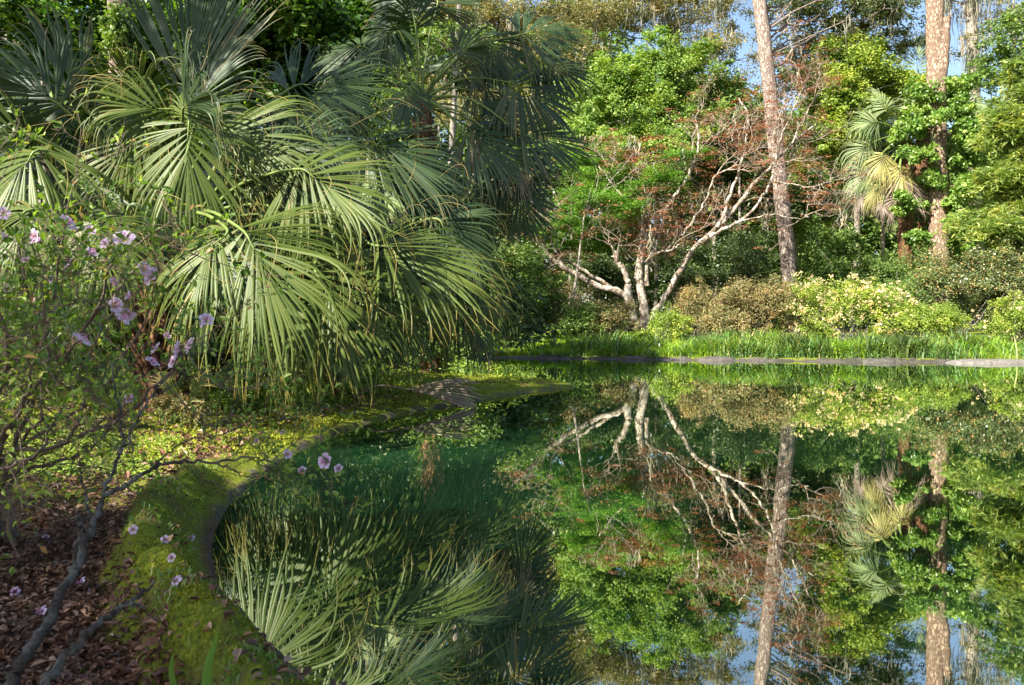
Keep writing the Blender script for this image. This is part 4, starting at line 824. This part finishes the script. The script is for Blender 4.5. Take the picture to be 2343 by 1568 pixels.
# big unseen oaks left of and behind the photographer, crowns shaped to shade the near bank and the upper fronds
def off_oaks():
    c = 1 / math.tan(SUN_EL)
    def sb(xg, yg, h, r): return ((xg + SUN_TO.x * c * h, yg + SUN_TO.y * c * h, h), r)
    tree('live_oak', 'unseen spreading live oak with crown shaped to shade the near bank', 'tree', (-10.5, -5.5, .3), (-8.5, -5, 8), [sb(-2.6, 3.2, 8, (1.6, 1.7, .9)), sb(-.6, 2.5, 8.3, (1.9, 1.5, .9)), sb(1.8, 4.2, 8.3, (1.8, 1.9, 1.0)), sb(-1, 1.2, 8, (3, 1.4, 1)), sb(-4.5, 2.5, 7.5, (1.5, 2, 1.0))],
         M['green_mid'], M['bark_dark'], .5, 190, 62, .48, .16, .6, T_FAR, 301, 24)
    tree('live_oak', 'unseen spreading live oak with crown shaped to shade the upper palm fronds', 'tree', (-12.5, 4, .3), (-9, 4, 10), [sb(-1.7, 11.0, 9, (1.2, .5, .8)), sb(-.3, 11.7, 9, (1.1, .5, .8)), sb(-3.4, 11.3, 9.4, (1.4, .8, 1.0)), sb(.9, 12.6, 9.2, (.7, .4, .6)), sb(3.8, 18.6, 13, (3.0, 2.2, 1.6)), sb(1, 17.5, 12.5, (1.6, 1.4, 1.2))],
         M['green_mid'], M['bark_dark'], .5, 220, 80, .5, .15, .6, T_FAR, 302, 20)
off_oaks()

# ------------------------------------------------------------------ near bank: litter, moss, small plants
def near_cover():
    rng = rs(400)
    # leaf litter on the mulch
    n = 52000; y = 1.2 * (6.2 / 1.2) ** rng.rand(n); x = -(.0 + rng.rand(n) * 1.05) * np.maximum(y, 1.4) * .75; s = signed(x, y)
    k = (s > .37) | ((s > .05) & (rng.rand(n) < .07)); x, y, s = x[k], y[k], s[k]; n = len(x); p = np.c_[x, y, height(x, y) + .004 + .018 * rng.rand(n)]
    nr = unit(rng.normal(size=(n, 3)) * .3 + np.array([0, 0, 1])); mb = MB(); T = (T_OVAL[0] * np.array([1, 1, 1.7]), T_OVAL[1])
    leaves(mb, p, rdir(rng, n) * np.array([1, 1, .3]), nr, .012 + .034 * rng.rand(n) ** 1.6, .3 + .5 * rng.rand(n), T); tag(mb.build('leaf_litter', M['litter']), 'brown fallen leaves and bark chips on the near ground', 'leaf litter', 'stuff')
    n = 9000; y = 4.6 + rng.rand(n) * 7; x = -(.1 + rng.rand(n) * .75) * y; s = signed(x, y); k = (s > .3); x, y = x[k], y[k]; n = len(x); p = np.c_[x, y, height(x, y) + .012]
    mb = MB(); leaves(mb, p, rdir(rng, n) * np.array([1, 1, .3]), unit(rng.normal(size=(n, 3)) * .4 + np.array([0, 0, 1])), .035 + .04 * rng.rand(n), .5, T); tag(mb.build('fallen_leaves', M['litter']), 'brown leaves scattered over the sunlit left bank', 'leaf litter', 'stuff')
    # moss fuzz on the ridge and bank
    n = 420000; y = 1.5 * (7.5 / 1.5) ** rng.rand(n); x = -.3 * y * 0 + (-1.05 + 1.3 * rng.rand(n)) * y; s = signed(x, y)
    k = (s > .09) & (s < np.where(y < 4.6, .40, 1.6)) & (rng.rand(n) < .28 + 3.2 * fbm(x * 3.5, y * 3.5, 31)); x, y = x[k], y[k]
    grass_blades('bank_moss', M['moss'], 'yellow-green moss cushions along the near pond edge', np.c_[x, y, height(x, y) - .002], .011, .0038, 401, .9)
    n = 90000; y = 2.0 * (8 / 2.0) ** rng.rand(n); x = (-1.0 + 1.1 * rng.rand(n)) * y; s = signed(x, y); k = (s > .1) & (s < np.where(y < 4.8, .38, 2.5)) & (rng.rand(n) < .05 + 1.5 * (fbm(x * 2.5, y * 2.5, 33) + .05)); x, y = x[k], y[k]
    grass_blades('bank_grass', M['grass'], 'short soft grass growing through the near bank moss', np.c_[x, y, height(x, y) - .002], .035, .004, 402, .9)
    n = 140000; y = 6 * (17 / 6.) ** rng.rand(n); x = (-.8 + .95 * rng.rand(n)) * y; s = signed(x, y); k = (s > .10) & (s < 3.2) & (rng.rand(n) < .25 + 1.3 * (fbm(x * 1.5, y * 1.5, 35) + .15)); x, y = x[k], y[k]
    grass_blades('spit_grass', M['moss'], 'low mossy turf covering the spit and left bank', np.c_[x, y, height(x, y) - .003], .035, .012, 403, .9)
    n = 60000; y = 1.8 * (14 / 1.8) ** rng.rand(n); x = (-1.0 + 1.1 * rng.rand(n)) * y; s = signed(x, y); k = (s > .015) & (s < .14) & (rng.rand(n) < np.clip(4 * (fbm(x * 3, y * 3, 37) - .03), 0, 1)); x, y = x[k], y[k]
    grass_blades('lip_moss', M['moss'], 'moss and weeds creeping over the near pond lip', np.c_[x, y, height(x, y) - .002], .022, .006, 404, 1.5)
    # leafy ground cover on the lit strip and around the palms
    def cover(name, label, n, y0, y1, u0, u1, s0, s1, hgt, size, mat, seed, noise=1.0, th=.0, tm=T_OVAL):
        r = rs(seed); y = y0 * (y1 / y0) ** r.rand(n); x = (u0 + (u1 - u0) * r.rand(n)) * y; s = signed(x, y); k = (s > s0) & (s < s1) & (fbm(x * 1.3, y * 1.3, seed) > th * noise); x, y, s = x[k], y[k], s[k]; m = len(x)
        p = np.c_[x, y, height(x, y) + hgt * r.rand(m) ** 1.5 * sstep(s0, s0 + .5, s)]; mb = MB()
        leaves(mb, p, rdir(r, m) * np.array([1, 1, .4]), unit(r.normal(size=(m, 3)) * .5 + np.array([0, 0, 1])), size * (.6 + .8 * r.rand(m)), .6, tm); tag(mb.build(name, M[mat]), label, 'ground cover', 'stuff')
    cover('ground_cover', 'low leafy weeds in the sunlit strip of the left bank', 62000, 5.0, 9.5, -.72, -.22, .35, 6, .06, .021, 'cover', 411, 1, -.06)
    cover('ground_cover', 'small leafy weeds between the palm trunks and the spit', 40000, 8.6, 19, -.62, .02, .5, 8, .28, .05, 'cover', 412, 1, -.03)
    cover('ground_cover', 'sparse green seedlings in the shaded leaf litter', 900, 1.5, 4.5, -.7, -.2, .5, 3, .05, .024, 'green_mid', 413, 1, .10)
near_cover()

def weed(name, label, cat, px, Y, h, n, mat, seed, kind='leafy', group=None, petals=None):
    rng = rs(seed); x = (px - W / 2) / F * Y; base = np.array([x, Y, gz(x, Y)]); o = thing(name, label, cat, base, group); ms = MB(); ml = MB(); mf = MB()
    for _ in range(n):
        a = rng.rand() * 6.28; l = .25 + .35 * rng.rand(); b = base + np.r_[rng.normal(size=2) * .08, 0]; t = b + np.array([math.cos(a) * l * h * .6, math.sin(a) * l * h * .6, h * (.6 + .5 * rng.rand())])
        q = smooth_path([b, (b + t) / 2 + np.array([0, 0, .1 * h]), t], 9); tube(ms, q, taper(.005, .0015, 9), 4)
        for i in range(2, 9):
            m = 3; leaves(ml, q[i] + rng.normal(size=(m, 3)) * .006, rdir(rng, m, .4), rdir(rng, m, 1.), .035 + .045 * rng.rand(m), .35, T_OVAL)
        if petals: m = 14; leaves(mf, q[-1] + rng.normal(size=(m, 3)) * .025, rdir(rng, m, .3), rdir(rng, m, 1.), .014, .8, T_FAR)
    ms.build('stem', M['petiole'], o, base); ml.build('foliage', M[mat], o, base)
    if petals: tag(mf.build('blossoms', petals, o, base), kind='stuff')
yellow = plain_mat('yellow_petal', (.55, .50, .05), .6, .2, 20, .3)
weed('flowering_weed', 'yellow flowered weed standing tallest at the bank edge below the fronds', 'weed', 672, 8.6, .48, 9, 'cover', 421, petals=yellow)
weed('flowering_weed', 'bushy yellow flowered weed beside the mossy bank', 'weed', 705, 9.0, .34, 12, 'cover', 422, petals=yellow)
weed('flowering_weed', 'lone thin weed with yellow flower heads left of the others', 'weed', 632, 8.3, .42, 3, 'cover', 423, petals=yellow)
for i, (px, Y, h, lab) in enumerate([(585, 8.6, .3, 'green weed below the left edge of the lit frond'), (780, 10, .28, 'green weed in shade on the mossy bank'), (520, 8.2, .25, 'green weed beside the dry brown plants'), (860, 11.2, .28, 'green weed above the fallen frond')]):
    weed('green_weed', lab, 'weed', px, Y, h, 14, 'cover', 430 + i)
for i, (px, Y, h, lab) in enumerate([(385, 7.4, .3, 'dry brown weed in front of the palm trunk'), (440, 7.2, .26, 'dry brown weed right of the palm trunk'), (262, 6.9, .24, 'small dry brown weed left of the palm trunk')]):
    weed('dry_weed', lab, 'weed', px, Y, h, 16, 'tan_leaf', 440 + i)
def young_palm(px, Y, seed, lab):
    rng = rs(seed); x = (px - W / 2) / F * Y; base = np.array([x, Y, gz(x, Y)]); o = thing('young_palm', lab, 'young palm', base)
    for k in range(6):
        a = 6.28 * k / 6 + rng.rand(); d = np.array([math.cos(a) * .5, math.sin(a) * .5 - .2, .9]); h = unit(d) * (.22 + .12 * rng.rand()); frond(o, rng, h, unit(d), (0, -.8, .5), .26, 65, .15, 14, root=(0, 0, 0), mat=('frond_yellow' if k % 3 == 0 else 'frond_lit'), pr=.004, stiff=.3)
young_palm(430, 8.0, 451, 'small yellowish fan palm seedling near the palm trunk'); young_palm(490, 8.3, 452, 'small green fan palm seedling under the lit frond'); young_palm(540, 8.9, 453, 'small dark fan palm seedling in the shade of the lit frond')

# fallen dead frond lying on the spit edge
def dead_frond():
    rng = rs(460); base = np.array([*G(1005, 918, .1)[:2], .20]); o = thing('fallen_frond', 'dead grey-brown folded palm frond lying at the water edge of the spit', 'palm frond', base)
    hub = np.array([-.42, .02, .05]); mb = MB()
    frond(o, rng, hub, (1, -.12, .05), (0, -.95, .35), 1.0, 17, .45, 17, root=(-1.25, .12, -.12), mat='frond_dead', fold=.7, pr=.014, stiff=.85, petmat='frond_dead', wob=.16)
dead_frond()
def snag_stick():
    b = G(1120, 850, 0); b[2] = -.1; o = MB(); Y = b[1]
    tube(o, smooth_path([b, P(1121, 835, Y), P(1118, 815, Y), P(1123, 800, Y)], 12), taper(.05, .03, 12), 6, 0, .3, rs(3))
    tube(o, smooth_path([P(1120, 818, Y), P(1108, 806, Y), P(1102, 798, Y)], 6), taper(.028, .012, 6), 5); tube(o, smooth_path([P(1120, 812, Y), P(1131, 803, Y), P(1136, 800, Y)], 6), taper(.025, .012, 6), 5)
    q = o.build('dead_stick', M['bark_dark'], None, b); tag(q, 'dark forked dead stick rising from the water behind the spit', 'stick')
snag_stick()

# ------------------------------------------------------------------ foreground azaleas
def petal_mat():
    m, t, out = new_mat('petal_lilac'); uv = t.nodes.new('ShaderNodeUVMap'); sp = t.nodes.new('ShaderNodeSeparateXYZ'); t.links.new(uv.outputs[0], sp.inputs[0])
    c = ramp(t, sp.outputs['Y'], [(0, (.50, .14, .32)), (.3, (.68, .42, .62)), (.7, (.76, .56, .74)), (1, (.84, .70, .84))]).outputs[0]
    b = node(t, 'ShaderNodeBsdfPrincipled', Roughness=.6); t.links.new(c, b.inputs['Base Color']); tl = t.nodes.new('ShaderNodeBsdfTranslucent'); t.links.new(c, tl.inputs['Color'])
    ms = t.nodes.new('ShaderNodeMixShader'); ms.inputs[0].default_value = .4; t.links.new(b.outputs[0], ms.inputs[1]); t.links.new(tl.outputs[0], ms.inputs[2]); t.links.new(ms.outputs[0], out.inputs[0]); return m
M['petal'] = petal_mat(); M['stamen'] = plain_mat('stamen', (.6, .25, .4), .6, .1)
def flower_mesh(r, rng, openness=.8, wilt=0):
    mb = MB()
    for k in range(5):
        a = k * 1.2566 + rng.normal() * .08; na, nr_ = 5, 6; V = []; UV = []
        for i in range(nr_):
            t = i / (nr_ - 1); w = (.10 + .88 * math.sin(min(1, t * 1.05) * math.pi * .62)) * (1 if t < .85 else .78); rr = r * (.12 + t * openness); z = r * (t * .75 - t * t * .55 * openness) - wilt * t * t * r
            for j in range(na):
                u = (j / (na - 1) - .5) * 2; ang = a + u * w * .62; ru = rr * (1 - .12 * u * u * t); V.append((math.cos(ang) * ru, math.sin(ang) * ru, z + (.10 * r * u * u * t) + r * .09 * math.sin(u * 7 + k * 2) * t)); UV.append((j / (na - 1), t))
        i = np.arange(nr_ - 1)[:, None] * na; j = np.arange(na - 1)[None]; f = np.stack([i + j, i + j + 1, i + na + j + 1, i + na + j], -1).reshape(-1, 4); mb.add(V, f, 0, UV, True)
    for k in range(6):
        a = k * 1.05; tube(mb, smooth_path([(0, 0, 0), (math.cos(a) * r * .08, math.sin(a) * r * .08, r * .45), (math.cos(a) * r * .2, math.sin(a) * r * .2, r * .8)], 5), .0008 if r < .03 else .001, 3, 1)
    return mb
def add_flower(parent, org, pos, face, r, rng, wilt=0, name='flower'):
    mb = flower_mesh(r, rng, .45 + .35 * rng.rand(), wilt); V = np.concatenate(mb.v); f = unit(np.array(face, float)); x = unit(np.cross(f, [.3, .2, 1])); y = np.cross(f, x); R = np.stack([x, y, f]); V2 = V @ R + np.array(pos)
    mb.v = [V2.astype(np.float32)]; return mb.build(name, [M['petal'], M['stamen']], parent, org)

def grow_twigs(mb, rng, p, d, L, r, dep, tips, up=.12, spread=.6, bend=.16, kids=3, shrink=.68):
    n = 6; pts = [np.array(p)]
    for k in range(n): d = unit(d + rng.normal(size=3) * bend + np.array([0, 0, up * .3])); pts.append(pts[-1] + d * L / n)
    pts = np.array(pts); tube(mb, pts, taper(r, r * .6, n + 1), 5 if r > .003 else 3, caps=False)
    if dep == 0: tips.append((pts[-1], d)); tips.append((pts[3], d)); return
    for c in range(kids): i = n if c == 0 else rng.randint(2, n); grow_twigs(mb, rng, pts[i], unit(d + rng.normal(size=3) * spread + np.array([0, 0, up])), L * shrink * (.7 + .5 * rng.rand()), r * .62, dep - 1, tips, up, spread, bend, kids, shrink)
def whorls(ml, rng, tips, k, size, mat=0):
    P_ = np.array([t[0] for t in tips]); D = np.array([t[1] for t in tips]); m = len(P_) * k; i = np.repeat(np.arange(len(P_)), k); a = unit(D[i] * .8 + rng.normal(size=(m, 3)) * .75)
    leaves(ml, P_[i] + rng.normal(size=(m, 3)) * .006, a, unit(rng.normal(size=(m, 3)) * .5 + np.array([0, -.2, 1])), size * (.5 + .8 * rng.rand(m)), .48, T_OVAL, mat)

def azalea_left():
    rng = rs(500); org = np.array([-2.35, 3.6, gz(-2.35, 3.6)]); o = thing('azalea_shrub', 'twiggy azalea with lilac pink flowers filling the left foreground', 'azalea', org); mb = MB(); tips = []
    for (px, py, Y) in [(40, 560, 3.5), (150, 520, 3.4), (260, 600, 3.3), (380, 560, 3.5), (100, 700, 3.1), (230, 760, 3.2), (330, 740, 3.4), (430, 800, 3.3), (-20, 660, 3.2), (180, 860, 3.3), (60, 820, 3.0), (300, 880, 3.5), (-60, 520, 3.6), (90, 930, 3.6)]:
        t = P(px, py, Y); b = org + np.r_[rng.normal(size=2) * .06, 0]; q = smooth_path([b, b + (t - b) * .35 + np.array([-.12, 0, .05]), b + (t - b) * .7 + rng.normal(size=3) * .06, t], 20); q[1:-1] += rng.normal(size=(18, 3)) * .008
        tube(mb, q, taper(.014, .004, 20), 6)
        for i in (7, 10, 12, 14, 16, 18, 19): grow_twigs(mb, rng, q[i], unit(q[i] - q[i - 2] + rng.normal(size=3) * .5), .27, .0034, 3, tips, .1, .7)
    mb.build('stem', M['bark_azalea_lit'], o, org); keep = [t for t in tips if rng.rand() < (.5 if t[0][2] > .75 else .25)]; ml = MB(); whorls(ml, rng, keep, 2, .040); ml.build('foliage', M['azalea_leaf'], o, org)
    for (px, py, s) in [(150, 515, 1), (205, 585, 1), (285, 552, 1.1), (352, 635, 1.1), (325, 618, .9), (268, 640, .8), (288, 712, 1.2), (258, 700, 1), (275, 735, .9), (196, 765, 1.2), (168, 603, .9), (470, 735, .9), (440, 792, .9), (412, 800, .9),
                        (90, 555, .8), (8, 490, .8), (360, 800, .7), (290, 912, .8), (85, 540, .7), (345, 832, .8), (400, 830, .8), (205, 530, .7), (110, 640, .6), (60, 600, .6), (245, 560, .7), (380, 770, .6), (300, 680, .7), (20, 540, .7)]:
        Y = 3.0 + .3 * rng.rand(); fl = add_flower(o, org, P(px, py, Y), (rng.normal() * 1.0, -.6 + rng.normal() * .5, .35 + rng.normal() * .5), .046 * s, rng, .1 * rng.rand())
azalea_left()

def bare_branch():
    rng = rs(510); b0 = P(20, 1600, 1.5); b0[2] = gz(b0[0], b0[1]); org = b0.copy(); o = thing('azalea_shrub', 'sprawling grey azalea branch reaching from the lower left corner over the water', 'azalea', org); mb = MB(); tips = []
    def br(pts, r0, r1, twig=0, k=4):
        r0 *= .72; r1 *= .75; q = smooth_path([P(*p) for p in pts], len(pts) * 7); q[1:-1] += rng.normal(size=(len(q) - 2, 3)) * .0035; tube(mb, q, taper(r0, r1, len(q)), 9, 0, .3, rng)
        for _ in range(twig):
            i = rng.randint(len(q) // 3, len(q)); grow_twigs(mb, rng, q[i], unit(unit(q[i] - q[i - 1]) + rng.normal(size=3) * .5), .11, .0016, 2, tips, .1, .5, .12)
    br([(-20, 1650, 1.45), (45, 1530, 1.5), (110, 1420, 1.6), (165, 1310, 1.72), (205, 1220, 1.8), (232, 1145, 1.9)], .017, .009)
    br([(232, 1145, 1.9), (262, 1070, 2.0), (280, 1010, 2.05), (272, 940, 2.1), (258, 860, 2.15), (250, 800, 2.2)], .007, .002, 5)
    br([(275, 1040, 2.0), (315, 960, 2.1), (360, 890, 2.2), (425, 815, 2.3), (480, 780, 2.35)], .0055, .0015, 6)
    br([(238, 1135, 1.9), (300, 1105, 1.95), (345, 1075, 2.0), (420, 1058, 2.05), (500, 1058, 2.1), (575, 1045, 2.15), (650, 1068, 2.2), (745, 1078, 2.25)], .008, .0018, 9)
    br([(345, 1075, 2.0), (420, 1010, 2.1), (500, 1000, 2.1), (600, 960, 2.2), (680, 950, 2.3)], .0035, .0012, 8)
    br([(500, 1058, 2.1), (560, 1090, 2.1), (640, 1100, 2.15)], .003, .001, 3)
    br([(205, 1215, 1.8), (196, 1150, 1.82), (188, 1080, 1.85)], .005, .003)
    br([(170, 1300, 1.72), (182, 1210, 1.7), (178, 1180, 1.7)], .006, .005)
    br([(60, 1640, 1.35), (130, 1530, 1.45), (200, 1450, 1.52), (265, 1400, 1.6), (310, 1370, 1.65), (352, 1330, 1.7)], .013, .004)
    br([(265, 1400, 1.6), (300, 1378, 1.6), (330, 1390, 1.62)], .005, .003)
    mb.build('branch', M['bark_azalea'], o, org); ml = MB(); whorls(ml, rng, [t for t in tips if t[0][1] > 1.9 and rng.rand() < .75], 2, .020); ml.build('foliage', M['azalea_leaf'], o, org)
    for (px, py, Y, s) in [(750, 1055, 2.2, 1.1), (776, 1074, 2.22, .6), (648, 992, 2.2, .45), (655, 1040, 2.15, .6), (692, 1078, 2.2, .5), (585, 1010, 2.2, .35), (470, 735, 2.3, .9)]:
        add_flower(o, org, P(px, py, Y), (.2 + rng.normal() * .4, -.8, .5 + rng.normal() * .2), .029 * s, rng)
bare_branch()

for i, (px, py, s, lab) in enumerate([(35, 1355, 1.2, 'fallen lilac flower on dark leaf litter at the left edge'), (105, 1232, 1, 'fallen pink flower on litter just below the bare grey branch'), (190, 1335, 1.1, 'fallen flower against the left side of the moss ridge'), (210, 1350, 1, 'second fallen flower touching the left side of the moss ridge'),
        (100, 1400, 1.1, 'fallen pink flower between the two grey branches'), (305, 1212, .8, 'fallen flower at the upper end of the moss ridge'), (378, 1235, .8, 'fallen flower on grass near the top of the moss ridge'), (395, 1278, .9, 'fallen pale flower in the middle of the mossy slope'),
        (335, 1335, .9, 'fallen flower touching the tip of the lower grey branch'), (405, 1330, .8, 'fallen flower on moss near the water edge'), (370, 1270, .9, 'wilted flower lying left of the pale one on the slope'), (440, 1232, .8, 'fallen flower closest to the dark water edge'), (385, 1360, .8, 'wilted fallen flower on the lower moss cushion')]):
    g = G(px, py, .2)
    for _ in range(6): g = G(px, py, gz(g[0], g[1]) + .015)
    rng = rs(600 + i); org = np.array(g); q = add_flower(None, org, org, (rng.normal() * 1.2, rng.normal() * .8 - .9, .8), .029 * s, rng, .15 + .45 * rng.rand()); tag(q, lab, 'flower', None, 'flowers fallen on the near bank')

def iris():
    for i, (px, py, top, lean, w, lab) in enumerate([(405, 1600, 1495, -.1, .008, 'short pale green blade at the bottom edge below the moss'), (470, 1620, 1440, .35, .012, 'dark broad green blade leaning right at the bottom edge'), (500, 1620, 1530, .5, .007, 'thin arching green blade at the bottom edge beside the broad one')]):
        b = G(px, py, .25)
        for _ in range(6): b = G(px, py, gz(b[0], b[1]))
        Y = b[1]; t = P(px + lean * 90, top, Y * 1.0); mb = MB(); q = smooth_path([b, (b + t) / 2 + np.array([-.01, 0, .01]), t], 10); ww = w * (1 - np.linspace(0, 1, 10) ** 2.5) + .0005
        e = np.array([1, .15, 0]) * ww[:, None]; up = np.array([0, -.25, 0]) * ww[:, None]; V = np.stack([q - e, q + up, q + e], 1).reshape(-1, 3); j = np.arange(9)[:, None] * 3 + np.array([0, 1])[None]
        mb.add(V, np.stack([j, j + 1, j + 4, j + 3], -1).reshape(-1, 4), 0, None, True); tag(mb.build('iris_leaf', M['green_vine'], None, b), lab, 'plant')
iris()
